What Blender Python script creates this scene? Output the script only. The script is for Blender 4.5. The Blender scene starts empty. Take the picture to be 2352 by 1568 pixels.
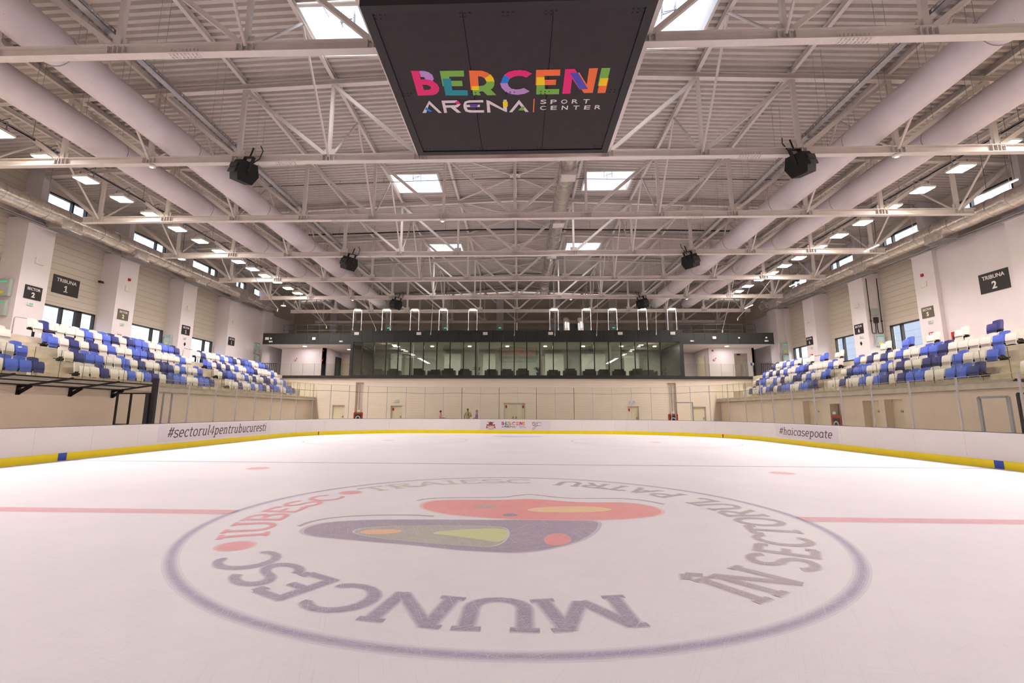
import bpy, bmesh, math, random
from mathutils import Vector, Matrix

RND = random.Random(11)
SC = bpy.context.scene
COL = SC.collection
PI = math.pi

# ------------------------------------------------------------------ camera
cam_d = bpy.data.cameras.new('camera')
cam = bpy.data.objects.new('camera', cam_d)
COL.objects.link(cam)
SC.camera = cam
F_PX = 1112.535
cam_d.sensor_width = 36.0
cam_d.lens = F_PX * 36.0 / 2352.0
cam_d.shift_x = 23.405 / 2352.0
cam_d.shift_y = -24.831 / 2352.0
cam_d.clip_end = 400
def _cam_matrix(yaw, pitch, roll, loc):
    cy, sy, cp, sp, cr, sr = math.cos(yaw), math.sin(yaw), math.cos(pitch), math.sin(pitch), math.cos(roll), math.sin(roll)
    f = Vector((sy*cp, cy*cp, sp)); r = Vector((cy, -sy, 0)); u = r.cross(f)
    r2 = cr*r + sr*u; u2 = -sr*r + cr*u
    m = Matrix((r2, u2, -f)).transposed().to_4x4()
    m.translation = loc
    return m
cam.matrix_world = _cam_matrix(-0.0370, 0.1659, 0.0048, Vector((0.1325, -8.0843, 1.6265)))

# ------------------------------------------------------------------ view, world, light
SC.view_settings.view_transform = 'Standard'
SC.view_settings.look = 'None'
SC.view_settings.gamma = 1.0
SC.view_settings.exposure = 0.0
SC.view_settings.use_curve_mapping = False
SC.cycles.use_denoising = True
SC.cycles.max_bounces = 6
SC.cycles.diffuse_bounces = 3
SC.cycles.glossy_bounces = 3
SC.cycles.transparent_max_bounces = 24
SC.cycles.caustics_reflective = False
SC.cycles.caustics_refractive = False
SC.cycles.sample_clamp_indirect = 6.0

world = bpy.data.worlds.new('world')
SC.world = world
world.use_nodes = True
wn = world.node_tree.nodes
sky = wn.new('ShaderNodeTexSky')
sky.sky_type = 'NISHITA'
sky.sun_disc = False
sky.sun_elevation = math.radians(48)
sky.sun_rotation = math.radians(140)
sky.air_density = 1.0
sky.dust_density = 3.0
sky.ozone_density = 2.0
hsv = wn.new('ShaderNodeHueSaturation')
hsv.inputs['Saturation'].default_value = 0.45
world.node_tree.links.new(sky.outputs[0], hsv.inputs['Color'])
world.node_tree.links.new(hsv.outputs[0], wn['Background'].inputs[0])
wn['Background'].inputs[1].default_value = 0.8
LAMP_W = 262.0            # one hall floodlight
LAMP_COL = (1.0, 0.905, 0.912)

# ------------------------------------------------------------------ helpers
def lin(c):
    c = c / 255.0
    return c / 12.92 if c <= 0.04045 else ((c + 0.055) / 1.055) ** 2.4
def rgb(r, g, b):
    return (lin(r), lin(g), lin(b), 1.0)

class NT:
    def __init__(s, name):
        s.m = bpy.data.materials.new(name); s.m.use_nodes = True
        s.t = s.m.node_tree; s.n = s.t.nodes; s.n.clear()
        s.out = s.n.new('ShaderNodeOutputMaterial')
    def add(s, typ, **kw):
        n = s.n.new(typ)
        for k, v in kw.items(): setattr(n, k, v)
        return n
    def link(s, a, b): s.t.links.new(a, b)
    def mul(s, op, a, b):
        n = s.add('ShaderNodeMath', operation=op)
        for i, x in enumerate((a, b)):
            if isinstance(x, (int, float)): n.inputs[i].default_value = x
            else: s.link(x, n.inputs[i])
        return n.outputs[0]
    def mix(s, fac, a, b):
        n = s.add('ShaderNodeMix', data_type='RGBA')
        for sock, x in ((n.inputs[0], fac), (n.inputs[6], a), (n.inputs[7], b)):
            if isinstance(x, (int, float)): sock.default_value = x
            elif isinstance(x, tuple): sock.default_value = x
            else: s.link(x, sock)
        return n.outputs[2]
    def ramp(s, fac, lo, hi, a=0.0, b=1.0):
        n = s.add('ShaderNodeMapRange')
        s.link(fac, n.inputs[0])
        n.inputs[1].default_value = lo; n.inputs[2].default_value = hi
        n.inputs[3].default_value = a; n.inputs[4].default_value = b
        return n.outputs[0]
    def coords(s, scale=(1, 1, 1), rot=0.0):
        tc = s.add('ShaderNodeTexCoord'); mp = s.add('ShaderNodeMapping')
        mp.inputs['Scale'].default_value = scale
        src = tc.outputs['Object']
        if rot:
            m0 = s.add('ShaderNodeMapping'); m0.inputs['Rotation'].default_value = (0, 0, rot)
            s.link(src, m0.inputs[0]); src = m0.outputs[0]
        s.link(src, mp.inputs[0])
        return mp.outputs[0]
    def noise(s, vec, scale, detail=3.0, rough=0.5):
        n = s.add('ShaderNodeTexNoise'); n.inputs['Scale'].default_value = scale
        n.inputs['Detail'].default_value = detail; n.inputs['Roughness'].default_value = rough
        s.link(vec, n.inputs['Vector'])
        return n.outputs[0]
    def bump(s, h, strength, dist=0.02):
        b = s.add('ShaderNodeBump'); b.inputs['Strength'].default_value = strength
        b.inputs['Distance'].default_value = dist
        s.link(h, b.inputs['Height'])
        return b.outputs[0]
    def bsdf(s, color, rough=0.5, metal=0.0, spec=0.5, normal=None):
        p = s.add('ShaderNodeBsdfPrincipled')
        if isinstance(color, tuple): p.inputs['Base Color'].default_value = color
        else: s.link(color, p.inputs['Base Color'])
        if isinstance(rough, (int, float)): p.inputs['Roughness'].default_value = rough
        else: s.link(rough, p.inputs['Roughness'])
        p.inputs['Metallic'].default_value = metal
        p.inputs['Specular IOR Level'].default_value = spec
        if normal is not None: s.link(normal, p.inputs['Normal'])
        s.link(p.outputs[0], s.out.inputs[0])
        return p

def mat(name, c, rough=0.55, metal=0.0, spec=0.4, var=0.05, scale=3.0, bump=0.0, bscale=40.0):
    t = NT(name)
    v = t.coords()
    n = t.noise(v, scale)
    col = rgb(*c)
    dark = tuple(x * (1 - var) for x in col[:3]) + (1,)
    lite = tuple(min(1, x * (1 + var)) for x in col[:3]) + (1,)
    nm = None
    if bump: nm = t.bump(t.noise(v, bscale, 2), bump)
    t.bsdf(t.mix(t.ramp(n, .35, .65), dark, lite), rough, metal, spec, nm)
    return t.m

def siding(name, c, pitch, axis=2, groove=0.05, dark=0.6):
    """profiled wall panels: thin horizontal joints every `pitch` metres"""
    t = NT(name)
    v = t.coords()
    sep = t.add('ShaderNodeSeparateXYZ'); t.link(v, sep.inputs[0])
    z = t.mul('MULTIPLY', sep.outputs[axis], 1.0 / pitch)
    fr = t.mul('FRACT', z, 0)
    a = t.mul('ABSOLUTE', t.mul('SUBTRACT', fr, 0.5), 0)
    g = t.ramp(a, 0.0, groove, 1.0, 0.0)
    n = t.noise(v, 1.2)
    col = rgb(*c)
    base = t.mix(t.ramp(n, .3, .7), tuple(x * .96 for x in col[:3]) + (1,), col)
    c2 = t.mix(t.mul('MULTIPLY', g, dark), base, tuple(x * .35 for x in col[:3]) + (1,))
    t.bsdf(c2, .5, 0, .3, t.bump(t.mul('SUBTRACT', 1.0, g), .6, .02))
    return t.m

def emit(name, c, strength):
    t = NT(name)
    e = t.add('ShaderNodeEmission'); e.inputs[0].default_value = rgb(*c); e.inputs[1].default_value = strength
    t.link(e.outputs[0], t.out.inputs[0])
    return t.m

def glass(name, tint, base_refl, fres=1.0, rough=0.0):
    t = NT(name)
    tr = t.add('ShaderNodeBsdfTransparent'); tr.inputs[0].default_value = tint + (1,)
    gl = t.add('ShaderNodeBsdfGlossy'); gl.inputs['Roughness'].default_value = rough
    gl.inputs[0].default_value = (.95, .97, .96, 1)
    fr = t.add('ShaderNodeFresnel'); fr.inputs[0].default_value = 1.45
    ge = t.add('ShaderNodeNewGeometry')
    front = t.mul('SUBTRACT', 1.0, ge.outputs['Backfacing'])
    fac = t.mul('MULTIPLY', t.mul('ADD', t.mul('MULTIPLY', fr.outputs[0], fres), base_refl), front)
    mx = t.add('ShaderNodeMixShader')
    t.link(fac, mx.inputs[0]); t.link(tr.outputs[0], mx.inputs[1]); t.link(gl.outputs[0], mx.inputs[2])
    t.link(mx.outputs[0], t.out.inputs[0])
    return t.m

ICE = (243, 239, 243)
def ice_mat(name, paint=None, cover=0.8):
    t = NT(name)
    v = t.coords()
    n1 = t.noise(v, .35, 5, .6)
    base = t.mix(t.ramp(n1, .3, .7), rgb(239, 235, 240), rgb(247, 243, 246))
    sc = None
    for rot, s1, s2 in ((.35, .9, 150), (-.5, .7, 190), (1.25, 1.1, 130), (-1.1, .8, 170), (.05, .6, 210)):
        n = t.noise(t.coords((s1, s2, 1), rot), 1.0, 2, .5)
        w = t.ramp(n, .62, .70)
        sc = w if sc is None else t.mul('MAXIMUM', sc, w)
    grain = t.noise(v, 60, 3, .7)
    if paint:
        br = t.ramp(t.noise(v, 75, 4, .8), .34, .66, 1.0, .62)
        f = t.mul('MULTIPLY', br, cover)
        f = t.mul('MULTIPLY', f, t.mul('SUBTRACT', 1.0, t.mul('MULTIPLY', sc, .6)))
        base = t.mix(f, base, rgb(*paint))
    else:
        base = t.mix(t.mul('MULTIPLY', sc, .35), base, rgb(222, 214, 221))
    fr = t.mul('MULTIPLY', t.ramp(t.noise(v, 110, 3, .7), .58, .68), t.ramp(t.noise(v, 4, 3, .6), .40, .70, .15, 1.0))
    base = t.mix(t.mul('MULTIPLY', fr, .6), base, rgb(255, 252, 254))
    h = t.mul('ADD', t.mul('MULTIPLY', sc, .6), t.mul('MULTIPLY', grain, .5))
    rough = t.ramp(t.noise(v, 3, 4, .7), .3, .7, .38, .55)
    t.bsdf(base, rough, 0, .18, t.bump(h, .25, .01))
    return t.m

def foil_mat():
    t = NT('crumpled_foil')
    v = t.coords()
    n = t.noise(v, 5, 4, .7)
    t.bsdf(t.mix(t.ramp(n, .35, .65), rgb(196, 188, 184), rgb(228, 221, 216)), .27, .8, .5, t.bump(t.noise(t.coords((1, .35, 1)), 7, 3, .6), .35, .03))
    return t.m

def fabric_mat():
    t = NT('duct_fabric')
    v = t.coords()
    vo = t.add('ShaderNodeTexVoronoi'); vo.inputs['Scale'].default_value = 4.2; vo.inputs['Randomness'].default_value = .55
    t.link(v, vo.inputs['Vector'])
    dots = t.ramp(vo.outputs['Distance'], .035, .06, 1.0, 0.0)
    c = t.mix(t.ramp(t.noise(v, 1.2), .3, .7), rgb(222, 211, 214), rgb(230, 220, 222))
    t.bsdf(t.mix(t.mul('MULTIPLY', dots, .6), c, rgb(110, 96, 98)), .9, 0, .1, t.bump(t.noise(v, 20, 2), .08))
    return t.m
def screen_mat():
    t = NT('led_screen')
    v = t.coords((1.2, 1, 2.2))
    n = t.noise(v, 2.4, 2, .5); n2 = t.noise(t.coords((2.5, 1, 1.5)), 3.0, 2, .5)
    c = t.mix(t.ramp(n, .42, .58), rgb(30, 20, 90), rgb(210, 50, 80))
    c = t.mix(t.ramp(n2, .55, .62), c, rgb(70, 150, 70))
    e = t.add('ShaderNodeEmission'); t.link(c, e.inputs[0]); e.inputs[1].default_value = 1.6
    t.link(e.outputs[0], t.out.inputs[0])
    return t.m
M = dict(
    screen=screen_mat(),
    green_pale=mat('pale_green_pictogram', (150, 196, 180), .4),
    ice=ice_mat('ice'),
    steel=mat('white_painted_steel', (228, 218, 212), .5, 0, .3, .03),
    deck=mat('roof_deck_paint', (206, 196, 190), .55, 0, .3, .03),
    white_wall=mat('white_plaster', (230, 221, 223), .75, 0, .2, .02, 1.0, .1, 60),
    beige_wall=siding('beige_block_wall', (246, 230, 209), .20, 2, .03, .05),
    beige_plain=mat('beige_plaster', (240, 222, 201), .75, 0, .2, .03, 1.0),
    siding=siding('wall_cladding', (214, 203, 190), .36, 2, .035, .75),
    siding_shaded=siding('shaded_far_cladding', (186, 174, 160), .36, 2, .035, .6),  # darker copy of the cladding, far-end shade put into the colour
    concrete=mat('concrete', (206, 194, 174), .85, 0, .2, .09, 2.5, .15, 20),
    floor=mat('rubber_floor', (150, 140, 130), .8, 0, .2, .06),
    board=mat('white_hdpe', (238, 231, 226), .4, 0, .4, .015, .6),
    sticker=mat('white_sticker', (229, 220, 224), .45, 0, .4, .01, .6),
    yellow=mat('yellow_kickplate', (255, 228, 0), .4, 0, .4, .03),
    blue_mark=mat('blue_plastic', (40, 75, 185), .4),
    red_mark=mat('red_plastic', (190, 40, 35), .4),
    ink=mat('dark_print', (92, 70, 66), .5),
    cap=mat('grey_blue_cap', (95, 88, 105), .4),
    seat_white=mat('seat_white_plastic', (236, 228, 216), .35, 0, .5, .02),
    seat_blue=mat('seat_blue_plastic', (90, 112, 208), .35, 0, .5, .04),
    seat_navy=mat('seat_navy_plastic', (60, 62, 120), .35, 0, .5, .05),
    black=mat('black_plastic', (22, 20, 22), .5),
    black_metal=mat('black_steel', (34, 30, 30), .45, .3),
    speaker=mat('black_speaker', (30, 27, 28), .7, 0, .3, .1, 30, .4, 160),
    panel_black=mat('scoreboard_panel', (50, 43, 48), .6, 0, .3, .08, 4, .1, 90),
    panel_trim=mat('scoreboard_frame', (36, 31, 36), .5, 0, .4, .05),
    fabric=fabric_mat(),
    foil=foil_mat(),
    galv=mat('galvanised_steel', (168, 166, 170), .35, .75, .5, .1, 6),
    chrome=mat('stainless_steel', (205, 198, 190), .25, .9, .5, .04),
    alu=mat('aluminium_post', (188, 182, 182), .4, .5, .5, .05),
    anth=mat('anthracite_cladding', (40, 44, 42), .45, .1, .4, .06),
    anth_dark=mat('dark_window_frame', (44, 44, 46), .45, .1, .4, .04),
    glass=glass('clear_glass', (.965, .975, .96), .0, .8),
    glass_win=glass('window_glass', (.93, .96, .98), .0, .6),
    glass_green=glass('railing_glass', (.945, .96, .93), .01, .8),
    glass_vip=glass('tinted_lounge_glass', (.80, .82, .77), .10, 1.0),
    sign=mat('sign_black', (38, 35, 35), .4),
    sign_faded=mat('sign_olive', (98, 90, 72), .35),
    sign_white=mat('sign_white', (235, 230, 228), .5),
    box_white=mat('white_plastic', (228, 222, 216), .5),
    cabinet=mat('grey_cabinet', (178, 186, 184), .45, .1),
    green_lit=emit('green_lit', (90, 225, 165), .7),
    yellow_tag=mat('yellow_tag', (235, 220, 40), .5),
    red=mat('red_cabinet', (176, 36, 30), .4),
    door=mat('cream_door', (236, 222, 190), .5, 0, .3, .02),
    lens=emit('lamp_lens', (255, 244, 225), 40.0),
    tube_lit=emit('led_tube', (255, 240, 240), 8.0),
    small_lit=emit('small_lamp', (255, 235, 215), 6.0),
    wire=mat('dark_wire', (70, 62, 60), .6),
    rope=mat('light_rope', (214, 204, 196), .8),
    facade=siding('outside_facade', (176, 180, 192), .9, 2, .06, .3),
    sofa=mat('green_grey_upholstery', (62, 72, 58), .9, 0, .1, .1, 20),
    leaf=mat('plant_leaf', (60, 110, 45), .6, 0, .3, .25, 12),
    pot=mat('dark_pot', (40, 40, 40), .5),
    teal_chair=mat('teal_fabric', (70, 140, 150), .8),
    lounge_floor=mat('lounge_floor', (120, 112, 98), .5),
    lounge_wall=mat('lounge_wall', (184, 190, 180), .8),
    lift=mat('brushed_lift_door', (176, 168, 158), .3, .8, .5, .08, 2),
    blue_sign=mat('blue_sign', (70, 100, 170), .5),
    skin=mat('skin', (196, 146, 118), .6, 0, .3, .05),
    skin_dark=mat('skin_tan', (160, 108, 82), .6, 0, .3, .05),
    hair=mat('dark_hair', (34, 24, 20), .7, 0, .3, .15, 60),
    hair_grey=mat('grey_hair', (120, 112, 108), .7, 0, .3, .15, 60),
    pink=mat('pink_cotton', (236, 170, 186), .9, 0, .1, .05),
    khaki=mat('khaki_cotton', (190, 178, 140), .9, 0, .1, .06),
    purple=mat('lilac_cotton', (150, 130, 178), .9, 0, .1, .06),
    trousers=mat('dark_trousers', (52, 52, 62), .9, 0, .1, .08),
    paper=mat('paper', (225, 215, 170), .7),
)
LOGO_COL = dict(magenta=(232, 30, 120), lilac=(190, 145, 212), green=(122, 178, 74), teal=(20, 142, 160), orange=(246, 116, 58),
                yellow=(252, 214, 10), blue=(30, 128, 222), indigo=(78, 74, 184), white=(232, 218, 226), purple=(88, 62, 160), grey=(70, 64, 66))
LM = {k: mat('print_' + k, c, .45, 0, .3, .01) for k, c in LOGO_COL.items()}

# ---- mesh builder
class MB:
    def __init__(s): s.v = []; s.f = []; s.mi = []
    def add(s, vs, fs, mi=0):
        o = len(s.v); s.v += [tuple(v) for v in vs]
        for f in fs: s.f.append([o + i for i in f]); s.mi.append(mi)
    def box(s, x0, x1, y0, y1, z0, z1, mi=0):
        s.add([(x0,y0,z0),(x1,y0,z0),(x1,y1,z0),(x0,y1,z0),(x0,y0,z1),(x1,y0,z1),(x1,y1,z1),(x0,y1,z1)],
              [(0,3,2,1),(4,5,6,7),(0,1,5,4),(1,2,6,5),(2,3,7,6),(3,0,4,7)], mi)
    def frame(s, p0, p1, up):
        d = (Vector(p1) - Vector(p0)); L = d.length; d.normalize()
        u = Vector(up) - d * d.dot(Vector(up))
        if u.length < 1e-4: u = Vector((1, 0, 0)) - d * d.x
        u.normalize()
        return d, u, d.cross(u), L
    def bar(s, p0, p1, w, h, up=(0, 0, 1), mi=0):
        d, u, r, L = s.frame(p0, p1, up)
        vs = []
        for p in (Vector(p0), Vector(p1)):
            for a, b in ((-1,-1),(1,-1),(1,1),(-1,1)): vs.append(p + r * (a * w / 2) + u * (b * h / 2))
        s.add(vs, [(0,1,2,3),(7,6,5,4),(0,4,5,1),(1,5,6,2),(2,6,7,3),(3,7,4,0)], mi)
    def ibeam(s, p0, p1, w, h, t=0.02, up=(0, 0, 1), mi=0):
        d, u, r, L = s.frame(p0, p1, up)
        a, b = Vector(p0), Vector(p1)
        s.bar(a + u * (h/2 - t/2), b + u * (h/2 - t/2), w, t, u, mi)
        s.bar(a - u * (h/2 - t/2), b - u * (h/2 - t/2), w, t, u, mi)
        s.bar(a, b, t, h - 2*t, u, mi)
    def ring(s, c, u, r, rad, n):
        return [c + u * (rad * math.sin(2*PI*i/n)) + r * (rad * math.cos(2*PI*i/n)) for i in range(n)]
    def path(s, pts, rads, n=8, mi=0, cap=True):
        pts = [Vector(p) for p in pts]
        if isinstance(rads, (int, float)): rads = [rads] * len(pts)
        rings = []; u0 = None
        for i, p in enumerate(pts):
            d = (pts[min(i+1, len(pts)-1)] - pts[max(i-1, 0)]).normalized()
            if u0 is None:
                u0 = Vector((0, 0, 1)) if abs(d.z) < .9 else Vector((1, 0, 0))
            u = u0 - d * d.dot(u0); u.normalize(); u0 = u
            rings.append(s.ring(p, u, d.cross(u), rads[i], n))
        vs = [v for r in rings for v in r]; fs = []
        for k in range(len(rings) - 1):
            for i in range(n):
                j = (i + 1) % n
                fs.append((k*n+i, k*n+j, (k+1)*n+j, (k+1)*n+i))
        if cap:
            fs.append(tuple(range(n-1, -1, -1))); fs.append(tuple((len(rings)-1)*n + i for i in range(n)))
        s.add(vs, fs, mi)
    def tube(s, p0, p1, r, n=8, mi=0): s.path([p0, p1], r, n, mi)
    def lathe(s, prof, c=(0, 0, 0), n=16, mi=0):
        vs = []; fs = []
        for r, z in prof:
            for i in range(n): vs.append((c[0] + r*math.cos(2*PI*i/n), c[1] + r*math.sin(2*PI*i/n), c[2] + z))
        for k in range(len(prof) - 1):
            for i in range(n):
                j = (i+1) % n; fs.append((k*n+i, k*n+j, (k+1)*n+j, (k+1)*n+i))
        fs.append(tuple(range(n-1, -1, -1))); fs.append(tuple((len(prof)-1)*n + i for i in range(n)))
        s.add(vs, fs, mi)
    def ball(s, c, rx, ry, rz, n=10, mi=0):
        vs = []; fs = []; m = n // 2 + 1
        for k in range(m + 1):
            a = PI * k / m
            for i in range(n):
                vs.append((c[0] + rx*math.sin(a)*math.cos(2*PI*i/n), c[1] + ry*math.sin(a)*math.sin(2*PI*i/n), c[2] + rz*math.cos(a)))
        for k in range(m):
            for i in range(n):
                j = (i+1) % n; fs.append((k*n+i, (k+1)*n+i, (k+1)*n+j, k*n+j))
        s.add(vs, fs, mi)
    def poly(s, pts, mi=0): s.add(pts, [tuple(range(len(pts)))], mi)
    def prism(s, poly, o, ux, uy, th, mi=0):
        """flat outline in the (ux,uy) plane at o, given a thickness along ux x uy"""
        o, ux, uy = Vector(o), Vector(ux), Vector(uy); nz = ux.cross(uy).normalized()
        a = [o + ux*x + uy*y for x, y in poly]; b = [p + nz*th for p in a]; n = len(a)
        s.add(a + b, [tuple(range(n-1, -1, -1)), tuple(range(n, 2*n))] + [(i, (i+1) % n, n + (i+1) % n, n + i) for i in range(n)], mi)
    def build(s, name, mats, parent=None, smooth=False):
        me = bpy.data.meshes.new(name)
        off = Vector((0, 0, 0)); p = parent
        while p is not None: off += p.location; p = p.parent
        me.from_pydata([tuple(Vector(v) - off) for v in s.v], [], s.f)
        if not isinstance(mats, (list, tuple)): mats = [mats]
        for m in mats: me.materials.append(m)
        if len(mats) > 1: me.polygons.foreach_set('material_index', s.mi)
        if smooth:
            me.polygons.foreach_set('use_smooth', [True] * len(me.polygons))
            me.set_sharp_from_angle(angle=math.radians(42))
        me.update()
        o = bpy.data.objects.new(name, me); COL.objects.link(o)
        if parent: o.parent = parent
        return o

def tag(o, label, cat, group=None):
    o['label'] = label; o['category'] = cat
    if group: o['group'] = group
    return o
def thing(name, label, cat, loc=(0, 0, 0), group=None):
    o = bpy.data.objects.new(name, None); COL.objects.link(o)
    o.empty_display_size = .2; o.location = loc
    return tag(o, label, cat, group)
def struct(o, label=None, cat=None):
    o['kind'] = 'structure'
    if label: o['label'] = label
    if cat: o['category'] = cat
    return o
KIDS = {}
def kids(o): return [c for c in bpy.data.objects if c.parent == o]
def family(o):
    """a thing with its parts and sub-parts, for copying"""
    return [(c, family(c)) for c in kids(o)]
def dup(o, fam, loc=None, rotz=None, label=None, parent=None, mats=None):
    c = o.copy(); COL.objects.link(c)
    if parent is not None: c.parent = parent
    if loc is not None: c.location = loc
    if rotz is not None: c.rotation_euler = (0, 0, rotz)
    if label: c['label'] = label
    for k, fk in fam: dup(k, fk, parent=c)
    return c
ORD = ['first', 'second', 'third', 'fourth', 'fifth', 'sixth', 'seventh', 'eighth', 'ninth', 'tenth', 'eleventh', 'twelfth', 'thirteenth',
       'fourteenth', 'fifteenth', 'sixteenth', 'seventeenth', 'eighteenth', 'nineteenth', 'twentieth', 'twenty-first', 'twenty-second',
       'twenty-third', 'twenty-fourth', 'twenty-fifth', 'twenty-sixth', 'twenty-seventh', 'twenty-eighth', 'twenty-ninth', 'thirtieth',
       'thirty-first', 'thirty-second', 'thirty-third', 'thirty-fourth', 'thirty-fifth', 'thirty-sixth']

def wall_cut(mb, axis, c0, c1, u0, u1, z0, z1, openings, mi=0):
    """wall slab between c0..c1 running along axis ('x' or 'y') with rectangular openings (ua,ub,za,zb)"""
    us = sorted({u0, u1} | {max(u0, min(u1, v)) for o in openings for v in o[:2]})
    for a, b in zip(us, us[1:]):
        if b - a < 1e-4: continue
        mid = (a + b) / 2; z = z0
        for o in sorted([o for o in openings if o[0] < mid < o[1]], key=lambda o: o[2]):
            if o[2] > z + 1e-4:
                mb.box(*((a, b, c0, c1) if axis == 'x' else (c0, c1, a, b)), z, o[2], mi)
            z = max(z, o[3])
        if z < z1 - 1e-4: mb.box(*((a, b, c0, c1) if axis == 'x' else (c0, c1, a, b)), z, z1, mi)

def flat_curve(outlines, height):
    """filled flat outline (with holes) lifted by `height`, as verts/faces"""
    cu = bpy.data.curves.new('tmp', 'CURVE'); cu.dimensions = '2D'; cu.fill_mode = 'BOTH'; cu.extrude = height / 2; cu.fill_mode = 'BOTH' if height else 'FRONT'
    for pts in outlines:
        sp = cu.splines.new('POLY'); sp.points.add(len(pts) - 1); sp.use_cyclic_u = True
        for i, p in enumerate(pts): sp.points[i].co = (p[0], p[1], 0, 1)
    return _tmp_mesh(cu)
def _tmp_mesh(cu):
    ob = bpy.data.objects.new('tmp', cu); COL.objects.link(ob)
    dg = bpy.context.evaluated_depsgraph_get(); dg.update()
    me = bpy.data.meshes.new_from_object(ob.evaluated_get(dg))
    vs = [tuple(v.co) for v in me.vertices]; fs = [tuple(p.vertices) for p in me.polygons]
    bpy.data.objects.remove(ob); bpy.data.curves.remove(cu); bpy.data.meshes.remove(me)
    return vs, fs
_TXT = {}
def text_geo(s, bold=0.0, height=.01):
    k = (s, bold)
    if k not in _TXT:
        cu = bpy.data.curves.new('tmp', 'FONT'); cu.body = s; cu.size = 1.0; cu.offset = bold; cu.extrude = .005
        cu.align_x = 'CENTER'; cu.resolution_u = 3
        _TXT[k] = _tmp_mesh(cu)
    return _TXT[k]
def text(mb, s, o, ux, uy, width=None, height=None, bold=0.0, mi=0, depth=.006, shear=0):
    """lettering centred on o, fitted to width x height, lying on the (ux,uy) plane"""
    vs, fs = text_geo(s, bold)
    x0, x1 = min(v[0] for v in vs), max(v[0] for v in vs); y0, y1 = min(v[1] for v in vs), max(v[1] for v in vs)
    sy = height / (y1 - y0) if height else width / (x1 - x0)
    sx = width / (x1 - x0) if width else sy
    o, ux, uy = Vector(o), Vector(ux), Vector(uy); nz = ux.cross(uy)
    mb.add([o + ux * ((v[0] - (x0 + x1)/2 + shear * v[1]) * sx) + uy * ((v[1] - (y0 + y1)/2) * sy) + nz * ((v[2]/.005 + 1) / 2 * depth) for v in vs], fs, mi)

# ---- drawn letters made of strokes (slab lettering on boards and ice)
def arc(cx, cy, rx, ry, a0, a1, n=9):
    return [(cx + rx*math.cos(math.radians(a0 + (a1-a0)*i/(n-1))), cy + ry*math.sin(math.radians(a0 + (a1-a0)*i/(n-1)))) for i in range(n)]
def strip(pts, t):
    """quads of a stroke of width t along pts"""
    L = []; Rr = []; n = len(pts)
    for i, p in enumerate(pts):
        a = Vector(pts[max(i-1, 0)]); b = Vector(pts[min(i+1, n-1)]); d = (b - a)
        if d.length < 1e-6: d = Vector((1, 0))
        d.normalize(); nn = Vector((-d.y, d.x)); k = 1.0
        if 0 < i < n-1:
            e = (Vector(pts[i]) - Vector(pts[i-1])).normalized(); k = 1 / max(.5, nn.dot(Vector((-e.y, e.x))))
        L.append(Vector(p) + nn*(t/2*k)); Rr.append(Vector(p) - nn*(t/2*k))
    return [(Rr[i], Rr[i+1], L[i+1], L[i]) for i in range(n-1)]
S_UP = lambda w: arc(w/2, .74, w*.42, .24, 25, 180, 8) + arc(w/2, .74, w*.42, .24, 190, 265, 5)[0:4] + arc(w/2, .26, w*.42, .24, 80, -90, 9) + arc(w/2, .26, w*.42, .24, -100, -160, 5)
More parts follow.
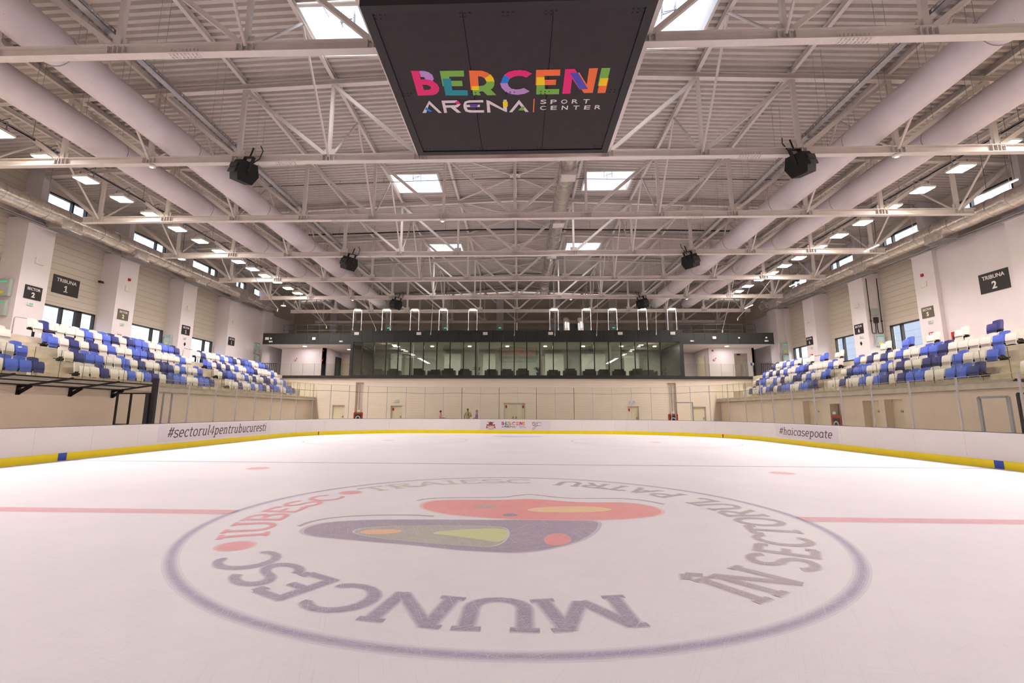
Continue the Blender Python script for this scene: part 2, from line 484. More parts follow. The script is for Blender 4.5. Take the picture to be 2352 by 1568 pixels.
UPPER = {  # letter: (advance, strokes, serif bars (x, y, half width))
    'M': (.95, [[(.10, 0), (.16, 1)], [(.16, 1), (.475, .12)], [(.475, .12), (.79, 1)], [(.79, 1), (.85, 0)]], [(.10, .03, .12), (.85, .03, .12), (.12, .97, .09), (.83, .97, .09)]),
    'U': (.80, [[(.14, 1), (.14, .35)] + arc(.40, .32, .26, .30, 180, 360, 9) + [(.66, .35), (.66, 1)]], [(.14, .97, .13), (.66, .97, .13)]),
    'N': (.85, [[(.14, 0), (.14, 1)], [(.14, 1), (.70, 0)], [(.70, 0), (.70, 1)]], [(.14, .03, .13), (.11, .97, .09), (.70, .97, .13)]),
    'C': (.75, [arc(.42, .5, .34, .47, 50, 310, 14)], [(.64, .84, .05), (.64, .16, .05)]),
    'E': (.66, [[(.16, 0), (.16, 1)], [(.10, .95), (.56, .95)], [(.16, .5), (.46, .5)], [(.10, .05), (.58, .05)], [(.56, .98), (.56, .80)], [(.58, .02), (.58, .2)]], []),
    'S': (.64, [S_UP(.62)], []),
    'I': (.38, [[(.19, 0), (.19, 1)]], [(.19, .03, .14), (.19, .97, .14)]),
    'B': (.70, [[(.16, 0), (.16, 1)], [(.06, .96), (.34, .96)] + arc(.36, .75, .21, .21, 90, -90, 8) + [(.16, .54)], [(.36, .54)] + arc(.38, .29, .24, .25, 90, -90, 8) + [(.06, .04)]], []),
    'T': (.70, [[(.35, 0), (.35, 1)], [(.05, .95), (.65, .95)], [(.06, .98), (.06, .78)], [(.64, .98), (.64, .78)]], [(.35, .03, .14)]),
    'R': (.74, [[(.16, 0), (.16, 1)], [(.06, .96), (.36, .96)] + arc(.38, .74, .22, .22, 90, -90, 8) + [(.16, .52)], [(.36, .52), (.64, .02)]], [(.16, .03, .12), (.64, .03, .09)]),
    'A': (.80, [[(.10, 0), (.40, 1)], [(.40, 1), (.70, 0)], [(.22, .36), (.58, .36)]], [(.10, .03, .11), (.70, .03, .11)]),
    'O': (.80, [arc(.40, .5, .32, .47, 0, 360, 19)], []),
    'L': (.64, [[(.16, 0), (.16, 1)], [(.06, .05), (.56, .05)], [(.56, .02), (.56, .22)]], [(.16, .97, .12)]),
    'P': (.70, [[(.16, 0), (.16, 1)], [(.06, .96), (.36, .96)] + arc(.38, .72, .22, .24, 90, -90, 8) + [(.16, .48)]], [(.16, .03, .13)]),
    'Î': (.38, [[(.19, 0), (.19, 1)], [(.03, 1.08), (.19, 1.26)], [(.19, 1.26), (.35, 1.08)]], [(.19, .03, .14), (.19, .97, .14)]),
    ' ': (.35, [], []),
}
LOWER = {
    '#': (.44, [[(.10, .05), (.18, .70)], [(.26, .05), (.34, .70)], [(.03, .25), (.38, .25)], [(.05, .50), (.41, .50)]], []),
    's': (.36, [arc(.18, .38, .13, .12, 20, 180, 6) + arc(.18, .38, .13, .12, 200, 260, 3) + arc(.18, .12, .14, .12, 75, -90, 7) + arc(.18, .12, .14, .12, -100, -165, 4)], []),
    'e': (.40, [[(.06, .26), (.34, .26)] + arc(.20, .26, .14, .24, 5, 310, 14)], []),
    'c': (.37, [arc(.21, .25, .15, .25, 45, 315, 13)], [(.31, .40, .03)]),
    't': (.30, [[(.13, .66), (.13, .12)] + arc(.22, .11, .09, .10, 190, 300, 5), [(.03, .49), (.27, .49)]], []),
    'o': (.42, [arc(.21, .25, .15, .25, 0, 360, 17)], []),
    'r': (.34, [[(.12, 0), (.12, .50)], [(.12, .36)] + arc(.23, .38, .10, .11, 160, 40, 5)], [(.13, .02, .10), (.09, .48, .06)]),
    'u': (.44, [[(.10, .5), (.10, .16)] + arc(.21, .15, .11, .14, 180, 320, 6) + [(.33, .18)], [(.33, .5), (.33, .05), (.40, .0)]], [(.07, .48, .06), (.30, .48, .06)]),
    'l': (.22, [[(.10, .76), (.10, .08), (.18, 0)]], [(.06, .74, .06)]),
    '4': (.40, [[(.26, 0), (.26, .70), (.04, .20), (.37, .20)]], []),
    'p': (.44, [[(.11, -.22), (.11, .50)], arc(.23, .25, .13, .24, 150, -150, 13)], [(.11, -.20, .10), (.07, .48, .06)]),
    'n': (.44, [[(.11, 0), (.11, .5)], [(.11, .35)] + arc(.22, .36, .11, .13, 160, 0, 6) + [(.33, 0)]], [(.11, .02, .09), (.33, .02, .09), (.07, .48, .06)]),
    'b': (.44, [[(.11, 0), (.11, .76)], arc(.23, .25, .13, .24, 150, -150, 13)], [(.07, .74, .06)]),
    'i': (.22, [[(.11, 0), (.11, .5)], [(.11, .62), (.11, .71)]], [(.11, .02, .09), (.07, .48, .06)]),
    'h': (.44, [[(.11, 0), (.11, .76)], [(.11, .35)] + arc(.22, .36, .11, .13, 160, 0, 6) + [(.33, 0)]], [(.11, .02, .09), (.33, .02, .09), (.07, .74, .06)]),
    'a': (.43, [arc(.19, .25, .14, .25, 30, 330, 14), [(.33, .5), (.33, .06), (.40, 0)]], []),
}
def glyph_quads(ch, table, t, ser=.06):
    adv, strokes, bars = table[ch]
    q = []
    for st in strokes: q += strip(st, t)
    for x, y, h in bars: q += strip([(x - h, y), (x + h, y)], ser)
    return adv, q

# =================================================================== SETTING
XC = -0.1                                   # hall centre line
XL, XR, XLW, XRW = -24.1, 23.5, -25.2, 24.6  # column faces and wall faces
Y0, Y1 = -38.0, 44.5
YT = [3.1 + 5.65 * k for k in range(-2, 8)]  # roof trusses
def top_z(x): return 14.6 - 0.04 * abs(x - XC)
BX0, BX1, BY, BR = -14.78, 14.70, 29.6, 8.5   # rink boards, inner faces
def rink_path(dx=0.0, n=14, y_near=-29.6):
    p = [(BX0 - dx, y_near)]
    p += [(BX0 + BR + (BR + dx) * math.cos(a), BY - BR + (BR + dx) * math.sin(a)) for a in [PI - PI/2*i/n for i in range(n+1)]]
    p += [(BX1 - BR + (BR + dx) * math.cos(a), BY - BR + (BR + dx) * math.sin(a)) for a in [PI/2 - PI/2*i/n for i in range(n+1)]]
    p += [(BX1 + dx, y_near)]
    return p

mb = MB(); mb.box(-25.6, 25.0, Y0 - .3, Y1 + .3, -.5, -.06)
vs, fs = flat_curve([[(-25.4, Y0), (24.8, Y0), (24.8, Y1), (-25.4, Y1)], rink_path(.09)], .15)
mb.add([(x, y, z + .025) for x, y, z in vs], fs)
struct(mb.build('floor', M['floor']), 'grey rubber walkway floor around the rink boards', 'floor')

# ---- far wall below the lounge, with door and niche openings
FY = 34.0
far_open = [(-16.17, -15.05, 0, 2.16), (-14.17, -13.47, 0, 4.1), (-11.04, -9.98, 0, 2.14), (-1.23, .64, 0, 2.40),
            (9.26, 10.29, 0, 2.17), (12.73, 13.47, 0, 4.13), (14.75, 15.9, 0, 2.15)]
mb = MB(); wall_cut(mb, 'x', FY, FY + .3, -25.2, 24.6, -.05, 4.55, far_open)
mb.box(-25.2, 24.6, FY + .3, FY + .6, -.05, 4.5)
struct(mb.build('wall_far', M['beige_wall']), 'cream block wall under the dark glazed lounge', 'wall')
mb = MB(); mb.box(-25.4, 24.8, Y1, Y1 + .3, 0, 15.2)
struct(mb.build('wall_back', M['siding_shaded']), 'grey clad back wall high above the lounge roof', 'wall')
mb = MB(); mb.box(-25.4, 24.8, Y0 - .3, Y0, 0, 15.2)
struct(mb.build('wall_near', M['white_wall']), 'end wall behind the photographer', 'wall')

# ---- side walls with windows
def bay_w(y0, y1, z0, z1): return (y0, y1, z0, z1)
L_low = [(15.1, 19.40, 4.72, 7.22), (20.75, 24.98, 5.25, 7.22), (26.4, 30.6, 5.25, 7.22)]
L_up = [(3.9, 7.1, 12.55, 13.25), (9.5, 12.2, 12.55, 13.25), (15.1, 17.9, 12.55, 13.25), (20.8, 24.3, 12.55, 13.25), (26.5, 30.3, 12.55, 13.25), (32.1, 34.6, 12.3, 13.25), (36.0, 38.2, 12.3, 13.25)]
R_low = [(21.25, 24.35, 5.45, 7.35), (27.1, 30.0, 5.45, 7.35), (33.2, 35.8, 5.45, 7.35)]
R_up = [(9.6, 12.4, 12.4, 13.25), (15.3, 18.4, 12.4, 13.25), (21.0, 24.0, 12.4, 13.25), (26.6, 29.6, 12.4, 13.25), (32.3, 35.0, 12.3, 13.25), (36.6, 38.6, 12.3, 13.25)]
mb = MB(); wall_cut(mb, 'y', XLW - .25, XLW, Y0, Y1, 0, 14.6, L_low + L_up)
struct(mb.build('wall_left', M['siding']), 'grey clad left side wall behind the columns', 'wall')
mb = MB(); wall_cut(mb, 'y', XRW, XRW + .25, Y0, Y1, 0, 14.6, R_low + R_up)
struct(mb.build('wall_right', M['siding']), 'grey clad right side wall behind the columns', 'wall')
# plain white wall faces
mb = MB()
mb.box(XLW, -24.45, 32.05, 42.0, 0, 11.0)
struct(mb.build('trim_1', M['white_wall']), 'plain white wall panel past the last left column', 'wall')
mb = MB()
mb.box(23.75, XRW, 9.3, 19.4, 0, 11.0); mb.box(24.2, XRW, 35.9, 42.0, 0, 11.)
struct(mb.build('trim_2', M['white_wall']), 'plain white wall panel behind the black stand sign', 'wall')

NWIN = [0]
def window(side, y0, y1, z0, z1, mull, label):
    NWIN[0] += 1
    x = XLW if side < 0 else XRW
    t = bpy.data.objects.new('window_%d' % NWIN[0], None); COL.objects.link(t); t.location = (x, (y0+y1)/2, z0); struct(t, label, 'window')
    mb = MB(); d = .08
    xa, xb = (x - .16, x + .02) if side < 0 else (x - .02, x + .16)
    mb.box(xa, xb, y0, y0 + d, z0, z1); mb.box(xa, xb, y1 - d, y1, z0, z1); mb.box(xa, xb, y0, y1, z0, z0 + d); mb.box(xa, xb, y0, y1, z1 - d, z1)
    for m, w in mull: mb.box(xa, xb, m - w/2, m + w/2, z0, z1)
    mb.build('window_frame', M['anth_dark'], t)
    mb = MB(); xm = (xa + xb) / 2; mb.box(xm - .008, xm + .008, y0 + d, y1 - d, z0 + d, z1 - d); mb.build('pane', M['glass_win'], t)
for i, (a, b, c, d) in enumerate(L_low):
    window(-1, a, b, c, d, [(17.3, .12), (18.35, .34)] if i == 0 else [(b - 1.0, .12)], ['glazed door front under the large black stand sign', 'low window behind the left stand, second from the camera', 'low window behind the left stand, third from the camera'][i])
for i, (a, b, c, d) in enumerate(L_up): window(-1, a, b, c, d, [(b - .9, .1)], 'high strip window over the left duct, %s from the camera' % ORD[i])
for i, (a, b, c, d) in enumerate(R_low): window(1, a, b, c, d, [(b - .9, .12)], 'low window behind the right stand, %s from the camera' % ORD[i])
for i, (a, b, c, d) in enumerate(R_up): window(1, a, b, c, d, [(b - .8, .1)], 'high strip window over the right duct, %s from the camera' % ORD[i])

# ---- columns
def column(side, y, i):
    mb = MB(); x = XL if side < 0 else XR
    a, b = (XLW, x) if side < 0 else (x, XRW)
    mb.box(a, b, y - .74, y + .70, 0, 10.75)
    mb.box(a, b + .04 if side < 0 else b, y - .74, y + .78, 10.75, 11.05) if side < 0 else mb.box(a - .04, b, y - .74, y + .78, 10.75, 11.05)
    mb.box((a if side < 0 else a + .2), (b - .2 if side < 0 else b), y - .2, y + .2, 11.05, 14.3)
    o = mb.build('wall_column', M['white_wall'])
    struct(o, 'white square column on the %s wall, %s from the camera' % ('left' if side < 0 else 'right', ORD[i]), 'column')
ycol = [y for y in YT if y > 7]
for i, y in enumerate(ycol[:6]):
    column(-1, y + .13, i); column(1, y - .15, i)

# ---- ceiling: ribbed roof deck with skylight openings
SKY_Y = [(5.45, 7.65), (16.75, 18.95), (28.05, 30.25)]
SKY_X = [(-7.05, -4.45), (3.85, 6.45)]
mb = MB(); pitch = .285
def deck_z(x): return top_z(x) + .27
prof = [(0, 0), (.13, 0), (.17, .10), (.245, .10), (.285, 0)]
ny = int((Y1 - Y0) / pitch)
for i in range(ny):
    y = Y0 + i * pitch
    hole = any(a - .05 < y + pitch / 2 < b + .05 for a, b in SKY_Y)
    xs = [(-25.3, XC), (XC, 24.7)]
    if hole: xs = [(-25.3, SKY_X[0][0]), (SKY_X[0][1], XC), (XC, SKY_X[1][0]), (SKY_X[1][1], 24.7)]
    for xa, xb in xs:
        vs = []
        for px, pz in prof: vs += [(xa, y + px, deck_z(xa) + pz), (xb, y + px, deck_z(xb) + pz)]
        mb.add(vs, [(2*k, 2*k+1, 2*k+3, 2*k+2) for k in range(len(prof) - 1)])
struct(mb.build('ceiling', M['deck']), 'pale ribbed metal roof deck', 'ceiling')

# ---- stands: stepped concrete terraces
ROWZ = [2.78, 3.42, 4.06, 4.70]
def terrace(side, xf, label):
    s = side; y0, y1 = -14.0, FY
    xs = [xf, xf + s*1.35, xf + s*2.15, xf + s*2.95]   # front edge of each row tread
    back = XLW if s < 0 else XRW
    mb = MB()
    def bx(xa, xb, *r): mb.box(min(xa, xb), max(xa, xb), *r)
    for i in range(4):
        bx(xs[i], xs[i+1] if i < 3 else back, y0, y1, ROWZ[i] - .75 if i else 2.52, ROWZ[i])
    bx(xf + s*-.12, xf + s*.35, y0, y1, 2.52, 2.80)           # front lip
    t = mb.build('floor_terrace', M['concrete']); struct(t, label, 'stand')
    # half steps in the aisles
    mb = MB()
    for ya, yb in AISLES[s]:
        for i in range(3):
            bx(xs[i+1], xs[i+1] - s*.4, ya, yb, ROWZ[i], (ROWZ[i] + ROWZ[i+1]) / 2)
    mb.build('aisle_step', M['concrete'], t)
    return xs
AISLES = {-1: [(-.9, .9), (10.15, 11.65), (20.85, 22.3), (31.6, 33.0)], 1: [(-1.5, 0), (9.3, 10.9), (20.25, 21.55), (31.0, 32.6)]}
SLX = terrace(-1, -17.75, 'stepped concrete terrace of the left stand')
SRX = terrace(1, 16.95, 'stepped concrete terrace of the right stand')
# walls under the stands
mb = MB(); mb.box(-18.3, -17.95, -14, FY, 0, 2.52)
struct(mb.build('wall_under_left_stand', M['beige_plain']), 'plain beige wall below the left stand', 'wall')
r_open = [(20.2, 22.0, 0, 2.35), (18.55, 19.45, 0, 2.15), (15.75, 16.85, 0, 2.25), (14.3, 15.4, 0, 2.28)]
mb = MB(); wall_cut(mb, 'y', 17.14, 17.6, -14, FY, 0, 2.52, r_open); mb.box(17.62, 17.75, -14, FY, 0, 2.5)
struct(mb.build('wall_under_right_stand', M['beige_plain']), 'plain beige wall with doorways below the right stand', 'wall')

# ---- outside, seen through the windows
for s, x in ((-1, -46.0), (1, 46.0)):
    t = thing('outside_building', 'pale building outside the %s side windows' % ('left' if s < 0 else 'right'), 'building', (x, 20, 0))
    mb = MB(); mb.box(min(x, x + s*6), max(x, x + s*6), -40, 70, 0, 13.0); mb.build('facade', M['facade'], t)
    for k in range(24): mb = MB(); mb.box(min(x, x - s*.06), max(x, x - s*.06), -30 + k*4, -28.6 + k*4, 5.2, 7.6); mb.build('facade_window', M['anth'], t)
mb = MB(); mb.box(-120, -25.7, -80, 120, -.6, -.5); mb.box(25.1, 120, -80, 120, -.6, -.5)
struct(mb.build('ground_outside', M['concrete']), 'paved ground outside the hall', 'ground')

# =================================================================== ICE
mb = MB(); mb.prism([(x, y) for x, y in rink_path(.0)][::-1], (0, 0, -.05), (1, 0, 0), (0, 1, 0), .05)
vs = [v for v in mb.v]; ice = mb.build('ice_sheet', M['ice'])
tag(ice, 'white scratched ice sheet with painted centre emblem', 'ice')
PB = dict(ring=(146, 134, 174), text=(134, 120, 154), brown=(160, 144, 146), red=(240, 120, 124), green=(186, 192, 168), line_red=(226, 140, 150), line_blue=(136, 128, 166))
def paint(name): return ice_mat('ice_paint_' + name, name_col[name], 0.85)
name_col = dict(PB, e_red=(244, 116, 106), e_pur=(134, 110, 144), e_green=(158, 158, 136), e_lime=(204, 214, 100), e_org=(250, 182, 104), e_yel=(252, 204, 104), e_dot=(240, 108, 106), e_blue=(104, 104, 140), e_line=(150, 140, 138), spot=(232, 150, 154), crease=(188, 190, 226))
_pm = {}
def pm(name, k=1.0):
    key = (name, k)
    if key not in _pm:
        c = name_col[name]
        c = tuple(int(ICE[i] + (c[i] - ICE[i]) * k) for i in range(3))
        _pm[key] = ice_mat('ice_paint_%s_%d' % (name, int(k*100)), c, .88)
    return _pm[key]
def ring_mesh(r, w, z, c=(0, 0), n=128, a0=0, a1=2*PI):
    mb = MB(); vs = []; 
    for i in range(n + 1):
        a = a0 + (a1 - a0) * i / n
        for rr in (r - w/2, r + w/2): vs.append((c[0] + rr*math.cos(a), c[1] + rr*math.sin(a), z))
    mb.add(vs, [(2*i, 2*i+1, 2*i+3, 2*i+2) for i in range(n)])
    return mb
def soft(name, shapes, col, z, label=None):
    """painted mark seen through ice: a core with two paler, wider borders, one mesh"""
    mb = MB()
    n = len(shapes)
    for mi, (mesh, zz) in enumerate(shapes):
        mi += 4 - n
        for v, f in [(m.v, m.f) for m in mesh]: mb.add([(a, b, z + zz + c) for a, b, c in v], f, mi)
    o = mb.build(name, [pm(col, .2), pm(col, .45), pm(col, .75), pm(col, 1.0)], ice)
    if label: o['label'] = label
    return o
# lines
def band(x0, x1, y0, y1): m = MB(); m.add([(x0, y0, 0), (x1, y0, 0), (x1, y1, 0), (x0, y1, 0)], [(0, 1, 2, 3)]); return m
def xsplit(y, w, inner=None):
    out = []
    for grow in (.045, .025, .005, -.015):
        g = []
        for a, b in ([(BX0, BX1)] if inner is None else [(BX0, -inner), (inner, BX1)]): g.append(band(a, b, y - w/2 - grow, y + w/2 + grow))
        out.append(g)
    return [(g, .0006 * (i+1)) for i, g in enumerate(out)]
for k in (0, 1): soft('centre_line', [([g[k]], z) for g, z in xsplit(0, .30, 4.5)], 'line_red', 0, ('red centre line left of the circle', 'red centre line right of the circle')[k])
soft('blue_line', xsplit(7.63, .12), 'line_blue', 0, 'dark blue zone line')
soft('goal_line', xsplit(26.0, .05), 'line_red', 0, 'thin red goal line')
soft('centre_circle', [([ring_mesh(4.5, w, 0)], .0006*(i+1)) for i, w in enumerate((.17, .12, .08, .04))], 'ring', 0, 'violet blue centre circle')
for x, y, r in ((-7.35, 5.98, .31), (7.35, 5.98, .31), (-7.35, 20.0, .3), (7.75, 20.0, .3)):
    o = soft('faceoff_spot', [([ring_mesh(rr/2, rr, 0, (x, y), 40)], .0006*(i+1)) for i, rr in enumerate((r*1.08, r, r*.9))], 'spot', 0)
for x in (-7.4, 7.6):
    soft('faceoff_circle', [([ring_mesh(4.5, w, 0, (x, 20.0))], .0006*(i+1)) for i, w in enumerate((.08, .06, .04))], 'spot', 0)
for x0, y0, x1, y1 in ((-6.2, 29.4, -3.6, 26.05), (5.6, 29.4, 3.4, 26.05)):
    m = MB(); d = Vector((x1-x0, y1-y0)).normalized(); n_ = Vector((-d.y, d.x)) * .03
    m.add([(x0-n_.x, y0-n_.y, 0), (x0+n_.x, y0+n_.y, 0), (x1+n_.x, y1+n_.y, 0), (x1-n_.x, y1-n_.y, 0)], [(0, 1, 2, 3)])
    soft('trapezoid_line', [([m], .0008)], 'spot', 0)
m = MB(); m.add([(1.75*math.cos(PI*i/20), 25.95 - 1.75*math.sin(PI*i/20), 0) for i in range(21)], [tuple(range(21))])
soft('goal_crease', [([m], .0008)], 'crease', 0, 'pale blue goal crease')
# lettering around the circle
def ring_text(s, table_r, a_start, a_end, inward, col, h=.66, r0=3.80, t=.15, name='lettering', label=None):
    """letters spread evenly between two angles (degrees)"""
    adv = [UPPER[c][0] for c in s]; tot = sum(adv); shapes = []
    for gi, extra in enumerate((.075, .045, .015, -.015)):
        g = []; acc = 0
        for c, w in zip(s, adv):
            f = (acc + w/2) / tot; acc += w
            ang = math.radians(a_start + (a_end - a_start) * f)
            up = Vector((math.cos(ang), math.sin(ang))) * (-1 if inward else 1)
            ux = Vector((up.y, -up.x))
            sx = abs(math.radians(a_end - a_start)) * r0 / tot
            ctr = Vector((math.cos(ang), math.sin(ang))) * r0
            m = MB()
            for qi, q in enumerate(glyph_quads(c, UPPER, t + extra, .09 + extra)[1]):
                m.add([tuple(ctr + ux * ((x - w/2) * sx) + up * ((y - .5) * h)) + (qi * .000015,) for x, y in q], [(0, 1, 2, 3)])
            g.append(m)
        shapes.append((g, .0008 * (gi+1)))
    soft(name, shapes, col, .0, label)
ring_text('MUNCESC', 0, -73.2, -143.5, False, 'text', .62, 3.80, .125, label='violet word in the ring nearest the camera')
ring_text('IUBESC', 0, -155.0, -206.0, False, 'red', .58, 3.80, .105, label='red word in the left of the ring')
ring_text('TRAIESC', 0, 143.5, 83.5, False, 'green', .60, 3.88, .10, label='green word in the far side of the ring')
ring_text('ÎN SECTORUL PATRU', 0, -58.5, 75.0, True, 'brown', .66, 3.78, .13, label='brown words in the right of the ring')
for a in (-149.6, 148.5):
    x, y = 3.86*math.cos(math.radians(a)), 3.86*math.sin(math.radians(a))
    soft('bullet', [([ring_mesh(rr/2, rr, 0, (x, y), 32)], .0008*(i+1)) for i, rr in enumerate((.24, .21, .18))], 'red', 0)
# emblem
def smooth_loop(pts, it=2):
    for _ in range(it):
        q = []
        for i in range(len(pts)):
            a, b = pts[i], pts[(i+1) % len(pts)]
            q += [(a[0]*.75 + b[0]*.25, a[1]*.75 + b[1]*.25), (a[0]*.25 + b[0]*.75, a[1]*.25 + b[1]*.75)]
        pts = q
    return pts
def smooth_open(pts, it=2):
    for _ in range(it):
        q = [pts[0]]
        for a, b in zip(pts, pts[1:]): q += [(a[0]*.75 + b[0]*.25, a[1]*.75 + b[1]*.25), (a[0]*.25 + b[0]*.75, a[1]*.25 + b[1]*.75)]
        pts = q + [pts[-1]]
    return pts
EMB = [('e_pur', [(-2.82,-1.24),(-2.88,-.95),(-2.72,-.63),(-2.15,-.44),(-1.4,-.38),(-.64,-.35),(-.26,-.35),(.25,-.3),(.86,-.29),(1.33,-.28),(1.23,-.82),(1.02,-1.29),(.77,-1.63),(.4,-1.94),(.1,-2.06),(-.27,-2.03),(-.57,-1.99),(-.89,-1.89),(-1.22,-1.78),(-1.66,-1.69),(-2.25,-1.54),(-2.63,-1.43)], .001),
       ('e_red', [(-1.56,.59),(-1.58,1.06),(-1.37,1.27),(-.82,1.36),(-.32,1.33),(-.04,1.42),(.28,1.5),(.62,1.45),(.95,1.3),(1.37,1.21),(1.92,1.28),(2.26,1.17),(2.48,.87),(2.52,.48),(2.34,.17),(2.06,-.02),(1.63,-.19),(1.11,-.27),(.48,-.28),(-.05,-.24),(-.4,-.17),(-.95,.01),(-1.31,.25)], .0016),
       ('e_green', [(-2.19,-1.21),(-2.02,-.88),(-1.08,-.75),(-.24,-.75),(-.03,-.89),(-.03,-1.44),(-.18,-1.84),(-.49,-1.8),(-1.14,-1.66),(-1.72,-1.49)], .0022),
       ('e_lime', [(-1.12,-1.19),(-.69,-.98),(-.06,-.84),(-.04,-1.35),(-.13,-1.61),(-.35,-1.5),(-.77,-1.31)], .0028),
       ('e_org', [(-2.06,-1.2),(-1.96,-1.06),(-1.7,-1.01),(-1.49,-1.07),(-1.51,-1.19),(-1.71,-1.29),(-1.91,-1.3)], .0028),
       ('e_dot', [(.44,-1.41),(.53,-1.19),(.67,-1.09),(.78,-1.22),(.8,-1.47),(.73,-1.64),(.6,-1.74),(.47,-1.69)], .0028),
       ('e_yel', [(.23,.48),(.52,.72),(1.11,.84),(1.54,.78),(1.73,.57),(1.36,.34),(.86,.29),(.42,.31)], .0028),
       ('e_green', [(-.75,.71),(-.5,.87),(-.2,.75),(-.45,.6)], .0028),
       ('e_blue', [(-.16,.04),(-.07,.15),(.09,.11),(.11,-.02),(-.09,-.07)], .0028)]
mb = MB(); mats = []; 
for k, (c, pts, z) in enumerate(EMB):
    lp = smooth_loop(pts)
    for gi, (gr, kk) in enumerate(((1.03, .4), (1.0, 1.0))):
        cx = sum(p[0] for p in lp)/len(lp); cy = sum(p[1] for p in lp)/len(lp)
        vs, fs = flat_curve([[(cx + (p[0]-cx)*gr, cy + (p[1]-cy)*gr) for p in lp]], 0)
        mats.append(pm(c, kk)); mb.add([(x, y, z + gi*.0003) for x, y, _ in vs], fs, len(mats) - 1)
for pts in ([(-1.76,1.21),(-1.62,1.43),(-1.16,1.57),(-.2,1.62),(.05,1.86),(.35,2.06),(.61,1.87),(1.04,1.62),(1.55,1.63),(2.07,1.70),(2.47,1.52),(2.73,1.13)], [(-3.02,-.91),(-2.99,-.59),(-2.73,-.28),(-2.26,-.11),(-1.61,-.04),(-1.22,-.12)]):
    mats.append(pm('e_line', 1.0))
    for qi, q in enumerate(strip(smooth_open(pts), .075)): mb.add([(x, y, .001 + qi*.00001) for x, y in q], [(0, 1, 2, 3)], len(mats) - 1)
o = mb.build('emblem', mats, ice); o['label'] = 'red and purple winged emblem with yellow and green patches'

# =================================================================== BOARDS
def boards(name, label, pts, joints_every):
    """pts: run of the inner face, seen from the ice left to right"""
    t = thing(name, label, 'boards', (pts[0][0], pts[0][1], 0))
    P = [Vector((x, y, 0)) for x, y in pts]
    cum = [0]
    for a, b in zip(P, P[1:]): cum.append(cum[-1] + (b - a).length)
    def at(s):
        for i in range(len(P) - 1):
            if s <= cum[i+1] + 1e-6:
                d = (P[i+1] - P[i]).normalized(); return P[i] + d * (s - cum[i]), Vector((-d.y, d.x, 0))
        d = (P[-1] - P[-2]).normalized(); return P[-1], Vector((-d.y, d.x, 0))
    def run(s0, s1, off0, off1, z0, z1, part, m, chamfer=0):
        cuts = [s0] + [c for c in cum if s0 + 1e-3 < c < s1 - 1e-3] + [s1]
        mb = MB(); vs = []
        for s in cuts:
            p, n = at(s)
            if 0 < s < cum[-1]:
                p1, n1 = at(max(0, s - .02)); p2, n2 = at(min(cum[-1], s + .02)); n = (n1 + n2).normalized()
            for o, z in ((off0, z0), (off0, z1), (off1, z1), (off1, z0)): vs.append(tuple(p + n * o + Vector((0, 0, z))))
        k = len(cuts); fs = [(0, 1, 2, 3), tuple(4*(k-1) + i for i in (3, 2, 1, 0))]
        for i in range(k - 1):
            for j in range(4): fs.append((4*i + j, 4*(i+1) + j, 4*(i+1) + (j+1) % 4, 4*i + (j+1) % 4))
        mb.add(vs, fs)
        return mb.build(part, m, t)
    T = cum[-1]; n = max(1, round(T / joints_every)); w = T / n
    for i in range(n): run(i*w + .003, (i+1)*w - .003, 0, .10, .02, 1.05, 'board_panel', M['board'])
    run(0, T, -.018, .09, 0.0, .235, 'kickplate', M['yellow'])
    run(0, T, -.012, .12, 1.035, 1.065, 'cap_rail', M['board'])
    run(0, T, .06, .14, 1.065, 1.085, 'glass_sill', M['cap'])
    return t, run, at, cum
rp = rink_path(0)
left = [(BX0, y) for y in (-12.0, BY - BR)]
bl, run_l, at_l, cum_l = boards('rink_boards', 'white rink boards with yellow base along the left side', left, 2.03)
endp = rp[1:-1]
be, run_e, at_e, cum_e = boards('rink_boards', 'white rink boards with yellow base curving round the far end', endp, 2.4)
right = [(BX1, y) for y in (BY - BR, -12.0)]
br, run_r, at_r, cum_r = boards('rink_boards', 'white rink boards with yellow base along the right side', right, 2.03)
# zone marks on the yellow base
mb = MB(); mb.box(BX0 + .012, BX0 + .024, 7.48, 7.78, 0.0, .236); mb.build('blue_mark', M['blue_mark'], bl)
mb = MB(); mb.box(BX1 - .024, BX1 - .012, 7.48, 7.78, 0.0, .236); mb.build('blue_mark', M['blue_mark'], br)
for s in (.385, .615):
    pass
for x_t, y_t in ((-13.72, 25.35), (13.72, 25.25)):
    best = min(range(400), key=lambda k: (at_e(cum_e[-1]*k/399)[0] - Vector((x_t, y_t, 0))).length)
    p, n_ = at_e(cum_e[-1]*best/399); d = Vector((n_.y, -n_.x, 0))
    mb = MB(); c = p - n_*.02; mb.bar(c - d*.04 + Vector((0,0,.118)), c + d*.04 + Vector((0,0,.118)), .012, .236); mb.build('red_mark', M['red_mark'], be)
# wording on stickers
def board_text(s, parent, x, nx, y_start, y_end, zb, h, pad):
    dirv = 1 if y_end > y_start else -1
    st = MB(); ya, yb = sorted((y_start - dirv*pad, y_end + dirv*pad))
    st.box(min(x, x + nx*.003), max(x, x + nx*.003), ya, yb, .30, 1.0); st.build('sticker', M['sticker'], parent)
    adv = sum(LOWER[c][0] for c in s); sx = abs(y_end - y_start) / adv; sy = h / .76
    mb = MB(); acc = 0; k = 0
    for c in s:
        w, qs = glyph_quads(c, LOWER, .078, .05)
        for q in qs:
            k += 1
            mb.add([(x + nx*(.005 + .00002*k), y_start + dirv*((acc + gx + .16*gy - .04) * sx), zb + gy*sy) for gx, gy in q], [(0, 1, 2, 3)])
        acc += w
    mb.build('lettering', M['ink'], parent)
board_text('#sectorul4pentrubucuresti', bl, BX0 + .001, 1, 12.35, 20.45, .47, .46, .55)
board_text('#haicasepoate', br, BX1 - .001, -1, 20.2, 15.5, .47, .40, .4)

